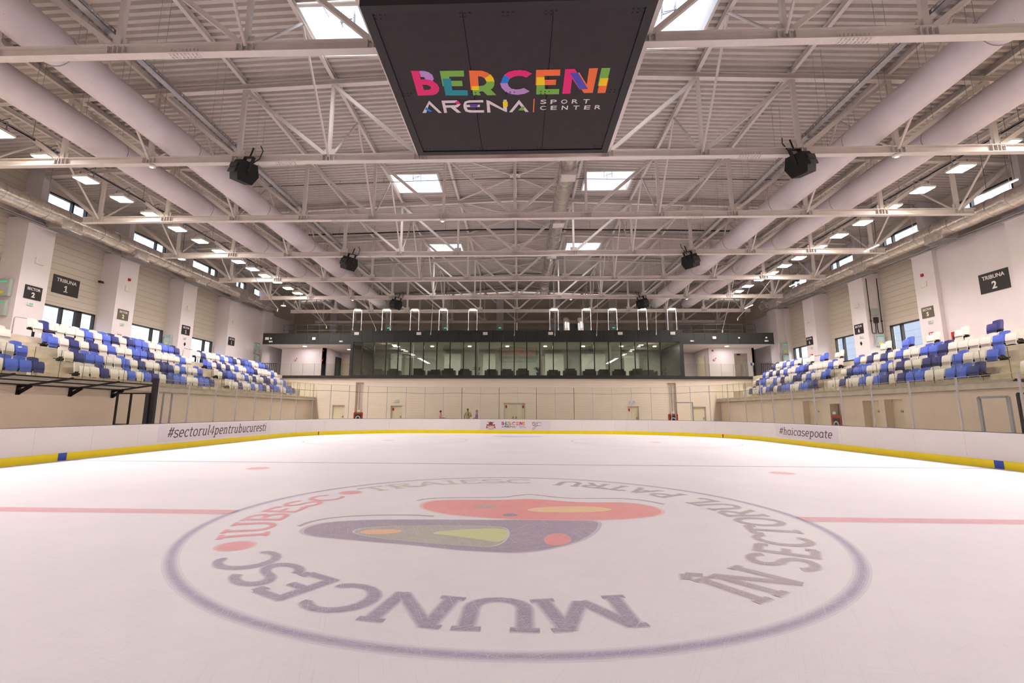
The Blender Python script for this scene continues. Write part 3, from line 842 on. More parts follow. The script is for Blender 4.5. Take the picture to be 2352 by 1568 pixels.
# coloured pieces of the arena logo: (colour, outline, hole)
LOGO = [
    ('magenta',[[-2.341,1.776],[-2.15,1.782],[-2.177,2.072],[-2.045,2.067],[-1.903,2.126],[-1.815,2.253],[-1.788,2.387],[-1.823,2.506],[-1.897,2.608],[-2.019,2.65],[-2.364,2.654]],[[-2.17,2.258],[-2.06,2.262],[-1.993,2.32],[-1.982,2.381],[-2.038,2.441],[-2.175,2.45]]),
    ('lilac',[[-2.15,1.782],[-2.044,1.785],[-1.946,1.828],[-1.877,1.923],[-1.864,2.056],[-1.903,2.126],[-1.962,2.092],[-2.046,2.073],[-2.073,2.056],[-2.063,2.024],[-2.084,1.986],[-2.155,1.984]]),
    ('green',[[-1.682,1.796],[-1.131,1.8],[-1.145,1.998],[-1.494,1.994],[-1.508,2.137],[-1.211,2.143],[-1.216,2.33],[-1.697,2.323]]),
    ('teal',[[-1.662,2.056],[-1.466,2.058],[-1.486,2.471],[-1.121,2.485],[-1.126,2.684],[-1.678,2.667]]),
    ('orange',[[-1.012,1.801],[-0.721,1.816],[-0.609,1.874],[-0.528,1.954],[-0.673,2.085],[-0.726,2.02],[-0.822,1.998],[-0.84,2.483],[-1.037,2.477]]),
    ('green',[[-0.448,2.189],[-0.462,2.326],[-0.513,2.442],[-0.559,2.464],[-0.429,2.69],[-0.652,2.691],[-0.743,2.538],[-0.817,2.535],[-0.818,2.682],[-0.998,2.68],[-0.997,2.479],[-0.84,2.476],[-0.836,2.348],[-0.716,2.325],[-0.65,2.254],[-0.64,2.183]]),
    ('yellow',[[-0.528,1.945],[-0.47,2.066],[-0.448,2.189],[-0.64,2.183],[-0.672,2.076]]),
    ('yellow',[[-1.001,2.337],[-0.828,2.342],[-0.841,2.49],[-1.011,2.485]]),
    ('magenta',[[-0.208,1.964],[-0.11,1.874],[0.018,1.826],[0.144,1.818],[0.292,1.846],[0.431,1.946],[0.299,2.076],[0.209,2.023],[0.112,2.011],[0.015,2.033],[-0.083,2.103]]),
    ('lilac',[[-0.32,2.251],[-0.14,2.253],[-0.121,2.353],[-0.056,2.456],[0.055,2.493],[0.167,2.479],[0.244,2.441],[0.391,2.571],[0.258,2.661],[0.099,2.692],[-0.06,2.662],[-0.204,2.564],[-0.289,2.415]]),
    ('blue',[[-0.208,1.964],[-0.082,2.093],[-0.14,2.253],[-0.302,2.252],[-0.266,2.097]]),
    ('orange',[[0.519,1.823],[1.069,1.827],[1.077,2.033],[0.718,2.029],[0.723,2.165],[1.0,2.167],[1.002,2.353],[0.519,2.349]]),
    ('green',[[0.545,2.356],[0.739,2.355],[0.751,2.497],[1.098,2.5],[1.104,2.697],[0.548,2.691]]),
    ('yellow',[[0.542,2.071],[0.72,2.073],[0.743,2.349],[0.541,2.353]]),
    ('magenta',[[1.176,1.815],[1.392,1.816],[1.463,1.943],[1.335,1.97],[1.627,2.529],[1.582,2.528],[1.365,2.137],[1.382,2.681],[1.184,2.682]]),
    ('orange',[[1.476,1.943],[1.511,1.938],[1.737,2.358],[1.714,1.811],[1.915,1.805],[1.924,2.669],[1.711,2.669],[1.627,2.529],[1.787,2.521]]),
    ('indigo',[[1.302,1.956],[1.479,1.937],[1.787,2.521],[1.592,2.522]]),
    ('green',[[1.994,1.807],[2.192,1.807],[2.2,2.146],[2.019,2.147],[2.022,2.41],[2.002,2.409]]),
    ('orange',[[2.2,2.146],[2.218,2.146],[2.228,2.678],[2.038,2.679],[2.029,2.414],[2.204,2.412]]),
    ('yellow',[[2.019,2.147],[2.2,2.146],[2.204,2.412],[2.023,2.413]]),
    ('white',[[-2.386,3.343],[-2.12,2.849],[-1.88,3.358],[-1.964,3.356],[-2.144,2.981],[-2.29,3.346]]),
    ('blue',[[-2.249,3.11],[-2.11,3.288],[-2.197,3.302],[-2.292,3.205]]),
    ('white',[[-1.811,2.854],[-1.427,2.854],[-1.341,3.005],[-1.355,3.023],[-1.44,3.134],[-1.5,3.144],[-1.376,3.361],[-1.481,3.362],[-1.619,3.14],[-1.738,3.144],[-1.744,3.358],[-1.819,3.36]],[[-1.74,2.956],[-1.44,2.953],[-1.437,3.021],[-1.487,3.045],[-1.74,3.045]]),
    ('magenta',[[-1.483,2.926],[-1.394,2.866],[-1.341,3.005],[-1.448,3.013]]),
    ('white',[[-0.767,2.863],[-0.767,2.955],[-1.113,2.952],[-1.189,2.972],[-1.211,3.038],[-0.863,3.045],[-0.871,3.139],[-1.214,3.137],[-1.19,3.245],[-1.097,3.267],[-0.774,3.273],[-0.776,3.371],[-1.154,3.364],[-1.258,3.313],[-1.29,3.177],[-1.282,3.044],[-1.237,2.915],[-1.127,2.863]]),
    ('purple',[[-1.119,3.011],[-0.908,3.014],[-0.934,3.133],[-1.119,3.128]]),
    ('white',[[-0.686,2.862],[-0.597,2.908],[-0.278,3.225],[-0.259,2.863],[-0.178,2.866],[-0.184,3.372],[-0.239,3.343],[-0.615,3.026],[-0.613,3.375],[-0.697,3.377]]),
    ('yellow',[[-0.278,2.943],[-0.157,2.943],[-0.157,3.137],[-0.28,3.141]]),
    ('white',[[-0.132,3.378],[0.128,2.878],[0.379,3.377],[0.296,3.378],[0.128,3.048],[-0.048,3.38]]),
    ('green',[[0.102,3.295],[0.215,3.144],[0.281,3.165],[0.228,3.318]]),
    ('orange',[[0.489,2.846],[0.519,2.843],[0.516,3.393],[0.488,3.392]]),
]
SPORT = [('S', 0.741, 2.988), ('P', 0.996, 2.995), ('O', 1.262, 2.996), ('R', 1.53, 2.996), ('T', 1.812, 3.001), ('C', 0.741, 3.236), ('E', 1.016, 3.24), ('N', 1.299, 3.245), ('T', 1.587, 3.249), ('E', 1.869, 3.25), ('R', 2.139, 3.246)]

# =================================================================== ROOF STRUCTURE
ST = M['steel']
NODE = [XC + 3.5 * k for k in range(-6, 7)]
EL, ER = -21.95, 21.65
def top_at(x): return top_z(x) - .06
truss = thing('roof_truss', '', 'roof truss', (XC, 0, 10.93))
mb = MB(); mb.ibeam((EL, 0, 11.075), (ER, 0, 11.075), .24, .29, .024); chord = mb
mb = MB()
for a, b in ((-24.6, XC), (XC, 24.1)): mb.ibeam((a, 0, top_at(a)), (b, 0, top_at(b)), .22, .22, .022)
mb.build('top_chord', ST, truss)
for x in NODE:
    mb = MB(); w = .17 if abs(x - XC) > 8 else .12
    mb.bar((x, 0, 11.2), (x, 0, top_at(x) - .1), w, .12, (0, 1, 0)); mb.build('vertical_strut', ST, truss)
for k in range(1, 8):
    for s in (-1, 1):
        xt, xb = XC + s*3.5*k, XC + s*3.5*(k-1)
        if k == 7: xt = -24.2 if s < 0 else 23.7
        mb = MB(); w = .13 if k < 5 else .16
        mb.bar((xt, 0, top_at(xt) - .1), (xb + s*.12, 0, 11.22), w, w, (0, 1, 0)); mb.build('diagonal_brace', ST, truss)
mb = chord
for x in NODE:
    for dx in (-.22, -.06, .06, .22):
        for sy in (-1, 1): mb.box(x + dx - .008, x + dx + .008, min(sy*.012, sy*.105), max(sy*.012, sy*.105), 10.955, 11.20)
    mb.box(x - .2, x + .2, -.01, .01, 11.21, 11.46)
mb.build('bottom_chord', ST, truss)
for s, xs in ((-1, -8.75), (1, 8.6)):
    mb = MB(); mb.box(xs - .42, xs + .42, -.1, .1, 10.918, 10.93); mb.box(xs - .42, xs + .42, -.025, -.012, 10.97, 11.11)
    for i in range(8):
        for y in (-.075, -.035, .035, .075): mb.lathe([(.016, -.03), (.016, 0)], (xs - .36 + i*.103, y, 10.918), 6)
        for z in (10.99, 11.04, 11.09): mb.tube((xs - .36 + i*.103, -.025, z), (xs - .36 + i*.103, -.06, z), .014, 6)
    mb.build('splice_plate', ST, truss)
for k in (-6, -4, -2, 2, 4, 6):
    x = XC + 3.5 * k
    for sy in (-1, 1):
        mb = MB(); mb.tube((x, sy*.05, 11.12), (x, sy*2.78, top_z(x) + .02), .045, 8); mb.build('fly_brace', ST, truss, True)
fam = family(truss)
vis = [y for y in YT if y > 2]
first = True
for y in YT:
    if first:
        truss.location.y = y; o = truss; first = False
    else: o = dup(truss, fam, (XC, y, 10.93))
    if y > 2: o['label'] = 'white steel lattice roof truss, %s from the camera' % ORD[vis.index(y)]
    else: o['label'] = 'white steel lattice roof truss above and behind the photographer, %s one back' % ORD[[v for v in YT if v < 2][::-1].index(y)]
    o['group'] = 'white roof trusses'
# purlins
for i, x in enumerate(NODE):
    z = top_z(x) + .15
    t = thing('roof_purlin', 'white roof beam running lengthwise, %s from the left wall' % ORD[i], 'roof beam', (x, Y0, z), 'lengthwise roof beams')
    mb = MB(); mb.ibeam((x, Y0 + .1, z), (x, Y1 - .1, z), .14, .20, .016); mb.build('flanged_beam', ST, t)
    mb = MB()
    for y in YT:
        for dx in (-.1, .1): mb.box(x + dx - .008, x + dx + .008, y - .1, y + .1, z - .14, z + .02)
    mb.build('cleat_plate', ST, t)
# hangers of the scoreboard: two lengthwise beams on the bottom chords
for s, x in ((-1, -3.62), (1, 3.42)):
    t = thing('support_beam', 'white lengthwise beam beside the scoreboard, %s side' % ('left' if s < 0 else 'right'), 'beam', (x, 0, 11.2), 'beams beside the scoreboard')
    mb = MB(); mb.ibeam((x, -8.2, 11.26), (x, 8.75, 11.26), .2, .2, .02); mb.build('flanged_beam', ST, t)
# roof cross bracing along the ridge
for i, (a, b) in enumerate(zip(YT, YT[1:])):
    ym = (a + b) / 2; z = top_z(XC) + .02
    t = thing('cross_bracing', 'ridge cross bracing of white tubes, %s bay from the near end' % ORD[i], 'bracing', (XC, ym, z), 'ridge cross bracing')
    for sx in (-1, 1):
        for ye in (a, b):
            mb = MB(); mb.tube((XC + sx*.1, ym + (.1 if ye > ym else -.1), z), (XC + sx*3.45, ye + (.12 if ye < ym else -.12), top_z(XC + 3.5) + .02), .05, 8)
            mb.build('brace_tube', ST, t, True)
    mb = MB(); mb.box(XC - .28, XC + .28, ym - .28, ym + .28, z - .012, z + .012); mb.box(XC - .05, XC + .05, ym - .05, ym + .05, z, z + .16); mb.build('gusset_plate', ST, t)

# ---- skylights
def skylight(y0, y1, x0, x1, label):
    zb = deck_z((x0 + x1) / 2) - .02
    t = thing('skylight', label, 'skylight', ((x0+x1)/2, (y0+y1)/2, zb), 'roof skylights')
    mb = MB(); h = .55; w = .09
    mb.box(x0 - w, x0, y0 - w, y1 + w, zb - .08, zb + h); mb.box(x1, x1 + w, y0 - w, y1 + w, zb - .08, zb + h)
    mb.box(x0, x1, y0 - w, y0, zb - .08, zb + h); mb.box(x0, x1, y1, y1 + w, zb - .08, zb + h)
    mb.build('curb', M['box_white'], t)
    mb = MB(); nn = 8; vs = []; 
    for i in range(nn + 1):
        for j in range(nn + 1):
            u, v = i/nn, j/nn
            vs.append((x0 + (x1-x0)*u, y0 + (y1-y0)*v, zb + h + .35 * math.sin(PI*u)**.5 * math.sin(PI*v)**.5))
    mb.add(vs, [(i*(nn+1)+j, (i+1)*(nn+1)+j, (i+1)*(nn+1)+j+1, i*(nn+1)+j+1) for i in range(nn) for j in range(nn)])
    mb.build('dome', M['glass_win'], t, True)
    mb = MB(); xm, ya = (x0+x1)/2, y0 + .9
    for sx in (-.22, .22):
        for k in range(4):
            z0_, z1_ = zb + .1 + k*.11, zb + .21 + k*.11
            mb.tube((xm + sx, ya - .1, z0_), (xm + sx, ya + .15, z1_), .016, 6); mb.tube((xm + sx, ya + .15, z0_), (xm + sx, ya - .1, z1_), .016, 6)
        mb.tube((xm - .22, ya, zb + .12 + .1*(sx > 0)), (xm + .22, ya, zb + .3), .016, 6)
        mb.tube((xm + sx, ya - .1, zb + .06), (xm + sx, ya - .1, zb + .6), .018, 6)
    for sx in (-.75, .75): mb.tube((xm + sx, y0, zb + .45), (xm + sx, ya + .2, zb + .56), .018, 6)
    mb.build('opener', M['galv'], t)
for j, (a, b) in enumerate(SKY_Y):
    for i, (xa, xb) in enumerate(SKY_X):
        skylight(a, b, xa, xb, 'bright roof skylight %s, %s' % (('left of centre', 'right of centre')[i], ('nearest the camera beside the scoreboard', 'in the middle of the roof', 'farthest from the camera')[j]))

# =================================================================== DUCTS
def fabric_duct(x, label):
    t = thing('fabric_duct', label, 'air duct', (x, 0, 12.1), 'fabric air ducts')
    pts, rad = [], []; y = -30.0; seg = 5.65
    s0 = 4.2 - 5.65
    ys = []; k0 = int((-30 - s0) // seg)
    for k in range(k0, 8):
        for u in (0, .015, .03, .2, .5, .8, .93, .97, .99):
            yy = s0 + (k + u) * seg
            if yy > 38.5: continue
            r = .50 + .065 * (u ** .6) if u < .93 else .562 * math.sqrt(max(.0, 1 - ((u - .93) / .075) ** 2 * .26))
            pts.append((x, yy, 12.1 - (r - .52) * .5)); rad.append(r)
    mb = MB(); mb.path(pts, rad, 32); mb.build('fabric_tube', M['fabric'], t, True)
    for k in range(0, 7):
        yy = s0 + k * seg; mb = MB(); mb.path([(x, yy - .008, 12.09), (x, yy + .008, 12.09)], .520, 32); mb.build('seam_band', M['alu'], t, True)
    for k in range(24):
        yy = -2 + k*1.7
        for sx in (-.12, .12): mb = MB(); mb.tube((x + sx, yy, 12.6), (x + sx, yy, top_z(x) + .2), .006, 5); mb.build('hanger_wire', M['galv'], t)
    mb = MB(); mb.tube((x - .12, -12, 12.66), (x - .12, 38, 12.66), .015, 6); mb.tube((x + .12, -12, 12.66), (x + .12, 38, 12.66), .015, 6)
    mb.build('hanger_rail', M['galv'], t)
fabric_duct(-13.45, 'large pale fabric duct under the roof, inner one of the left pair')
fabric_duct(-16.5, 'large pale fabric duct under the roof, outer one of the left pair')
fabric_duct(13.25, 'large pale fabric duct under the roof, inner one of the right pair')
fabric_duct(16.25, 'large pale fabric duct under the roof, outer one of the right pair')

def foil_duct(x, z, r, ya, yb, boxes, side, label, box_w=1.15, straps=1.05):
    t = thing('foil_duct', label, 'air duct', (x, ya, z))
    pts, rad = [], []; n = int((yb - ya) / .35)
    for i in range(n + 1):
        pts.append((x + RND.uniform(-.012, .012), ya + (yb - ya) * i / n, z + RND.uniform(-.012, .012))); rad.append(r * RND.uniform(.965, 1.03))
    mb = MB(); mb.path(pts, rad, 20); mb.build('foil_tube', M['foil'], t, True)
    k = 0
    while ya + .5 + k * straps < yb:
        yy = ya + .5 + k * straps; mb = MB(); mb.path([(x, yy - .035, z), (x, yy + .035, z)], r * 1.045, 20); k += 1; mb.build('strap', M['foil'], t, True)
    k = 0
    while ya + .6 + k * 2.8 < yb:
        yy = ya + .6 + k * 2.8; mb = MB(); mb.tube((x, yy, z + r), (x, yy, top_z(x) + .2), .012, 5); k += 1; mb.build('hanger_rod', M['galv'], t)
    for yy in boxes:
        mb = MB(); w = r * .95
        mb.box(x - w, x + w, yy - box_w/2, yy + box_w/2, z - r - .22, z - r*.35)
        b = mb.build('outlet_box', M['foil'], t)
        mb = MB(); mb.box(x - w*.85, x + w*.85, yy - box_w*.42, yy + box_w*.42, z - r - .235, z - r - .22)
        for q in range(7): mb.box(x - w*.85 + q*w*.28, x - w*.85 + q*w*.28 + .015, yy - box_w*.42, yy + box_w*.42, z - r - .25, z - r - .23)
        mb.build('grille', M['steel'] if side == 0 else M['galv'], b)
foil_duct(-23.35, 11.35, .44, -12, 36.5, [14.9, 19.6, 25.2, 30.7], -1, 'shiny foil duct along the tops of the left columns')
foil_duct(22.85, 11.42, .44, -12, 37.0, [11.6, 17.7, 23.4, 28.9, 34.4], 1, 'shiny foil duct along the tops of the right columns')
foil_duct(2.40, 12.95, .40, 7.0, 35.5, [13.0, 18.8, 24.6, 30.6, 35.0], 0, 'shiny foil duct under the ridge right of centre', .8, .7)
# grey trays under the side ducts
for s, x in ((-1, -23.9), (1, 23.4)):
    t = thing('pipe_tray', 'grey pipe tray under the %s foil duct' % ('left' if s < 0 else 'right'), 'pipe tray', (x, 0, 10.85))
    mb = MB(); mb.box(x - .12, x + .12, -12, 34, 10.78, 10.80); mb.box(x - .12, x - .105, -12, 34, 10.78, 10.86); mb.box(x + .105, x + .12, -12, 34, 10.78, 10.86); mb.build('tray', M['galv'], t)
    mb = MB(); mb.tube((x, -12, 10.83), (x, 34, 10.83), .035, 8); mb.build('pipe', M['black_metal'], t, True)
# cable trays with perforated sides
for s, x in ((-1, -10.85), (1, 10.65)):
    t = thing('cable_tray', 'galvanised cable tray above the %s row of speakers' % ('left' if s < 0 else 'right'), 'cable tray', (x, 0, 11.75))
    mb = MB(); ya, yb = -12, 33
    mb.box(x - .11, x + .11, ya, yb, 11.60, 11.612)
    for sx in (-.11, .10):
        mb.box(x + sx, x + sx + .01, ya, yb, 11.60, 11.63); mb.box(x + sx, x + sx + .01, ya, yb, 11.70, 11.73)
        for k in range(int((yb - ya) / .16)): mb.box(x + sx, x + sx + .01, ya + k*.16, ya + k*.16 + .08, 11.63, 11.70)
    mb.build('tray', M['galv'], t)
    for k in range(15):
        yy = -9.5 + k*2.85
        for sx in (-.15, .15): mb = MB(); mb.tube((x + sx, yy, 11.62), (x + sx, yy, top_z(x) + .2), .006, 5); mb.build('hanger_rod', M['galv'], t)
    mb = MB()
    for k in range(3): mb.tube((x - .08 + k*.07, ya, 11.63), (x - .08 + k*.07, yb, 11.63), .022, 6)
    mb.build('cable', M['wire'], t)

# =================================================================== LAMPS
lamp = thing('ceiling_floodlight', '', 'lamp', (0, 0, 0), 'ceiling floodlights')
mb = MB(); mb.box(-.34, .34, -.34, .34, .02, .10); mb.box(-.22, .22, -.22, .22, .10, .16)
for k in range(7): mb.box(-.21, .21, -.21 + k*.068, -.20 + k*.068, .16, .24)
mb.build('housing', M['box_white'], lamp)
mb = MB(); mb.box(-.30, .30, -.30, .30, -.005, .02); mb.build('lens', M['lens'], lamp)
mb = MB()
for sx in (-.31, .31): mb.bar((sx, 0, .06), (sx, 0, .46), .05, .012, (1, 0, 0))
mb.bar((-.31, 0, .46), (.31, 0, .46), .05, .012); mb.build('bracket', M['galv'], lamp)
mb = MB(); mb.path([(0, 0, .46), (.05, .1, .62), (.2, .16, .70), (.3, .05, .60)], .012, 6); mb.build('cord', M['wire'], lamp)
lfam = family(lamp)
def area(x, y, z, w, watts, rot=(0, 0, 0)):
    d = bpy.data.lights.new('flood', 'AREA'); d.shape = 'RECTANGLE'; d.size = d.size_y = w; d.energy = watts; d.color = LAMP_COL; d.spread = math.radians(155)
    o = bpy.data.objects.new('flood_light', d); COL.objects.link(o); o.location = (x, y, z); o.rotation_euler = rot
LAMPY = [9.25, 11.05, 12.98, 14.86, 16.8, 18.72, 20.62, 22.72, 24.44, 26.12, 27.85, 29.82, 31.55, 33.52]
first = True
for s, x in ((-1, -18.8), (1, 18.2)):
    for i, y in enumerate(LAMPY):
        z = 11.5
        lab = 'bright square ceiling floodlight over the %s stand, %s from the camera' % ('left' if s < 0 else 'right', ORD[i])
        if first: lamp.location = (x, y, z); lamp['label'] = lab; first = False
        else: dup(lamp, lfam, (x, y, z), label=lab)
        area(x, y, z - .02, .5, LAMP_W, (0, math.radians(-14 * s * -1), 0))
    for i in range(18):
        y = 7.4 - 1.85 * i
        dup(lamp, lfam, (x, y, 11.5), label='bright square ceiling floodlight over the %s stand, %s behind the first seen' % ('left' if s < 0 else 'right', ORD[i]))
        area(x, y, 11.48, .5, LAMP_W, (0, math.radians(-14 * s * -1), 0))
# rails the lamps hang on
for s, x in ((-1, -18.8), (1, 18.2)):
    t = thing('lamp_rail', 'long metal rail carrying the %s row of floodlights' % ('left' if s < 0 else 'right'), 'lamp rail', (x, 0, 11.98))
    mb = MB(); mb.box(x - .05, x + .05, -26, 34.5, 11.96, 12.0); mb.box(x - .05, x - .04, -26, 34.5, 11.96, 12.06); mb.box(x + .04, x + .05, -26, 34.5, 11.96, 12.06); mb.build('rail', M['galv'], t)
    for k in range(22): mb = MB(); mb.tube((x, -25 + k*2.8, 12.0), (x, -25 + k*2.8, top_z(x) + .2), .012, 5); mb.build('hanger_rod', M['galv'], t)
# far row of floodlights on posts over the lounge roof
FARX = [-14.55, -11.89, -9.32, -6.72, -4.05, 3.23, 6.12, 8.43, 11.06, 13.65]
flamp = thing('roof_floodlight', '', 'lamp', (0, 0, 0), 'floodlights on posts over the lounge')
mb = MB(); mb.box(-.30, .30, -.2, .2, 2.06, 2.16); mb.build('housing', M['box_white'], flamp)
mb = MB(); mb.box(-.27, .27, -.22, .18, 2.03, 2.062); mb.build('lens', M['lens'], flamp)
for sx in (-.40, .37):
    mb = MB(); mb.tube((sx, 0, 0), (sx, 0, 2.1), .028, 8); mb.tube((sx, 0, 0), (sx, 0, .38), .05, 8); mb.build('post', M['alu'], flamp, True)
mb = MB(); mb.bar((-.42, 0, 2.1), (.40, 0, 2.1), .04, .04); mb.build('crossbar', M['steel'], flamp)
ffam = family(flamp)
for i, x in enumerate(FARX):
    lab = 'floodlight on two white posts on the lounge roof, %s from the left' % ORD[i]
    if i == 0: flamp.location = (x, 34.6, 8.62); flamp['label'] = lab
    else: dup(flamp, ffam, (x, 34.6, 8.62), label=lab)
    area(x, 34.15, 10.60, .4, LAMP_W * .3, (math.radians(-12), 0, 0))
# LED tubes by the right strip windows and pendant lamps
for i, (x, y, z) in enumerate(((20.6, 12.0, 11.15), (20.5, 19.7, 11.08), (20.6, 27.6, 11.1), (20.6, 35.0, 11.0))):
    t = thing('led_tube_lamp', 'thin glowing tube lamp hung near the right strip windows, %s from the camera' % ORD[i], 'lamp', (x, y, z), 'hanging tube lamps')
    mb = MB(); mb.box(x - .03, x + .03, y - .72, y + .72, z - .03, z); mb.build('tube', M['tube_lit'], t)
    mb = MB(); mb.box(x - .04, x + .04, y - .74, y + .74, z, z + .05); mb.build('housing', M['box_white'], t)
    mb = MB()
    for dy in (-.6, .6): mb.tube((x, y + dy, z + .05), (x, y + dy, top_z(x) + .2), .008, 5)
    mb.build('wire', M['wire'], t)
for i, (x, y, z) in enumerate(((-21.0, 20.35, 10.95), (-21.0, 33.6, 10.9))):
    t = thing('pendant_lamp', 'small bell pendant lamp on a long wire by the left wall, %s one' % ('nearer', 'farther')[i], 'lamp', (x, y, z), 'small pendant lamps')
    mb = MB(); mb.lathe([(.24, 0), (.22, .05), (.10, .10), (.05, .12), (.05, .3), (.02, .34)], (x, y, z), 16); mb.build('lamp_shade', M['alu'], t, True)
    mb = MB(); mb.lathe([(.20, -.01), (.20, .005)], (x, y, z), 16); mb.build('diffuser', M['small_lit'], t)
    mb = MB(); mb.tube((x, y, z + .33), (x, y, top_z(x) + .2), .012, 5); mb.build('wire', M['wire'], t)
for i, (x, y) in enumerate(((-14.0, 8.75), (13.85, 8.75), (-3.65, 14.4), (-13.95, 31.35), (4.4, 31.35), (13.9, 31.35))):
    t = thing('round_fitting', 'small round white fitting under a roof truss, %s of six' % ORD[i], 'ceiling fitting', (x, y, 10.9), 'round fittings under the trusses')
    mb = MB(); mb.lathe([(.10, 0), (.14, -.03), (.14, -.07), (.10, -.10)], (x, y, 10.93), 16); mb.build('housing', M['box_white'], t, True)
    mb = MB(); mb.lathe([(.06, -.105), (.06, -.1)], (x, y, 10.93), 12); mb.build('lens', M['small_lit'], t)

# =================================================================== SCOREBOARD
sx0, sx1, sy0, sy1, sz = -2.93, 2.76, -.06, 5.44, 9.3
t = thing('hanging_scoreboard', 'big black scoreboard underside with colourful arena logo', 'scoreboard', ((sx0+sx1)/2, (sy0+sy1)/2, sz))
mb = MB(); mb.box(sx0 + .02, sx1 - .02, sy0 + .02, sy1 - .005, sz + .03, 10.8); mb.build('body', M['panel_black'], t)
mb = MB(); w = .19
for r in ((sx0, sx0 + w, sy0, sy1), (sx1 - w, sx1, sy0, sy1), (sx0 + w, sx1 - w, sy0, sy0 + w), (sx0 + w, sx1 - w, sy1 - w, sy1)): mb.box(*r, sz - .02, sz + .2)
rim = mb
for i in range(3):
    mb = MB(); a = sx0 + w + .012 + i * (sx1 - sx0 - 2*w) / 3; b = sx0 + w - .012 + (i+1) * (sx1 - sx0 - 2*w) / 3
    mb.box(a, b, sy0 + w + .02, sy1 - w - .03, sz + .005, sz + .03); mb.build('bottom_panel', M['panel_black'], t)
mb = rim
for cx in (sx0 + .32, sx0 + 2.0, (sx0+sx1)/2, sx1 - 2.0, sx1 - .32):
    for cy in (sy0 + .30, 2.62, sy1 - .30):
        for k in range(5): mb.lathe([(.018, -.012), (.018, .01)], (cx + (k % 3 - 1)*.1, cy + (k // 3)*.09 - .04, sz + .004), 6)
mb.build('rim_frame', M['panel_trim'], t)

lmats = list(LM.values()); lix = {k: i for i, k in enumerate(LM)}
mb = MB(); mb.box(sx0 + .25, sx1 - .25, sy1 + .005, sy1 + .03, sz + .3, 10.75); mb.build('screen', M['screen'], t)
def logo_into(mb, f, height, only=None, recolor=None):
    for k, it in enumerate(LOGO):
        if only is not None and k not in only: continue
        c = it[0]; c = recolor.get(c, c) if (recolor and k >= 20) else c
        vs, fs = flat_curve([it[1]] + ([it[2]] if len(it) > 2 else []), height)
        mb.add([f(x, y, z, k) for x, y, z in vs], fs, lix[c])
for only in ((0, 1), (2, 3), (4, 5, 6, 7), (8, 9, 10), (11, 12, 13), (14, 15, 16), (17, 18, 19), (20, 21), (22, 23), (24, 25), (26, 27), (28, 29), (30,)):
    mb = MB(); logo_into(mb, lambda x, y, z, k: (x, y, sz + .002 - k*.0003 + z), .002, only); mb.build('logo_letter' if only[0] < 30 else 'logo_divider', lmats, t)
for c, x, y in SPORT:
    mb = MB(); text(mb, c, (x, y, sz + .001), (1, 0, 0), (0, -1, 0), .155, .165, .012, lix['white'], -.004); mb.build('logo_letter', lmats, t)
mb = MB()
for x in (-3.62, 3.42):
    for y in (.6, 4.8):
        xi = sx0 + .1 if x < 0 else sx1 - .1
        mb.tube((xi, y, 10.75), (x, y, 11.2), .03, 8)
for y in (.6, 4.8): mb.bar((-3.62, y, 11.12), (3.42, y, 11.12), .1, .1)
mb.build('hanger', ST, t)
# same logo on the far boards, with two crests
mb = MB(); mb.box(-2.9, 2.5, BY - .004, BY - .001, .27, 1.0); mb.build('sticker', M['sticker'], be)
def far_logo(x, y, z, k): return (-.35 + (x + .045) * .385, BY - .006 - k*.0003 - z, .90 - (y - 1.75) * .285)
mb = MB(); logo_into(mb, far_logo, .001, recolor={'white': 'grey'})
text(mb, 'SPORT', (.34, BY - .006, .545), (1, 0, 0), (0, 0, 1), .42, .05, 0, lix['grey'], .002); text(mb, 'CENTER', (.38, BY - .006, .46), (1, 0, 0), (0, 0, 1), .5, .05, 0, lix['grey'], .002)
mb.build('logo', lmats, be)
mb = MB(); cx, cz = -2.07, .6
mb.prism([(-.36, -.24), (-.2, -.17), (0, -.15), (.2, -.17), (.36, -.24), (.30, .10), (.14, .05), (0, .04), (-.14, .05), (-.30, .10)], (cx, BY - .006, cz), (1, 0, 0), (0, 0, 1), .003, 0)
for k in range(6): mb.prism([(-.03, -.08), (.03, -.08), (.025, .06), (-.025, .06)], (cx - .24 + k*.095, BY - .0095, cz - .07), (1, 0, 0), (0, 0, 1), .002, 1)
mb.prism([(-.14, .05), (.14, .05), (.13, .17), (.16, .27), (.05, .24), (0, .30), (-.05, .24), (-.15, .29), (-.13, .17)], (cx, BY - .006, cz), (1, 0, 0), (0, 0, 1), .003, 2)
mb.prism([(-.08, .08), (.08, .08), (.05, .2), (-.05, .2)], (cx, BY - .0095, cz), (1, 0, 0), (0, 0, 1), .002, 0)
for s in (-1, 1):
    mb.prism([(s*.12, .12), (s*.15, .12), (s*.26, .27), (s*.23, .28)][::s], (cx, BY - .0065, cz), (1, 0, 0), (0, 0, 1), .003, 2)
    mb.prism([(s*.05, -.26), (s*.22, -.26), (s*.24, -.23), (s*.05, -.24)][::s], (cx, BY - .0065, cz), (1, 0, 0), (0, 0, 1), .003, 2)
mb.prism([(-.04, -.29), (.04, -.29), (.04, -.25), (-.04, -.25)], (cx, BY - .0065, cz), (1, 0, 0), (0, 0, 1), .003, 2)
mb.build('crest', [M['red'], M['sign_white'], M['ink']], be)
mb = MB(); cx, cz = 1.42, .62
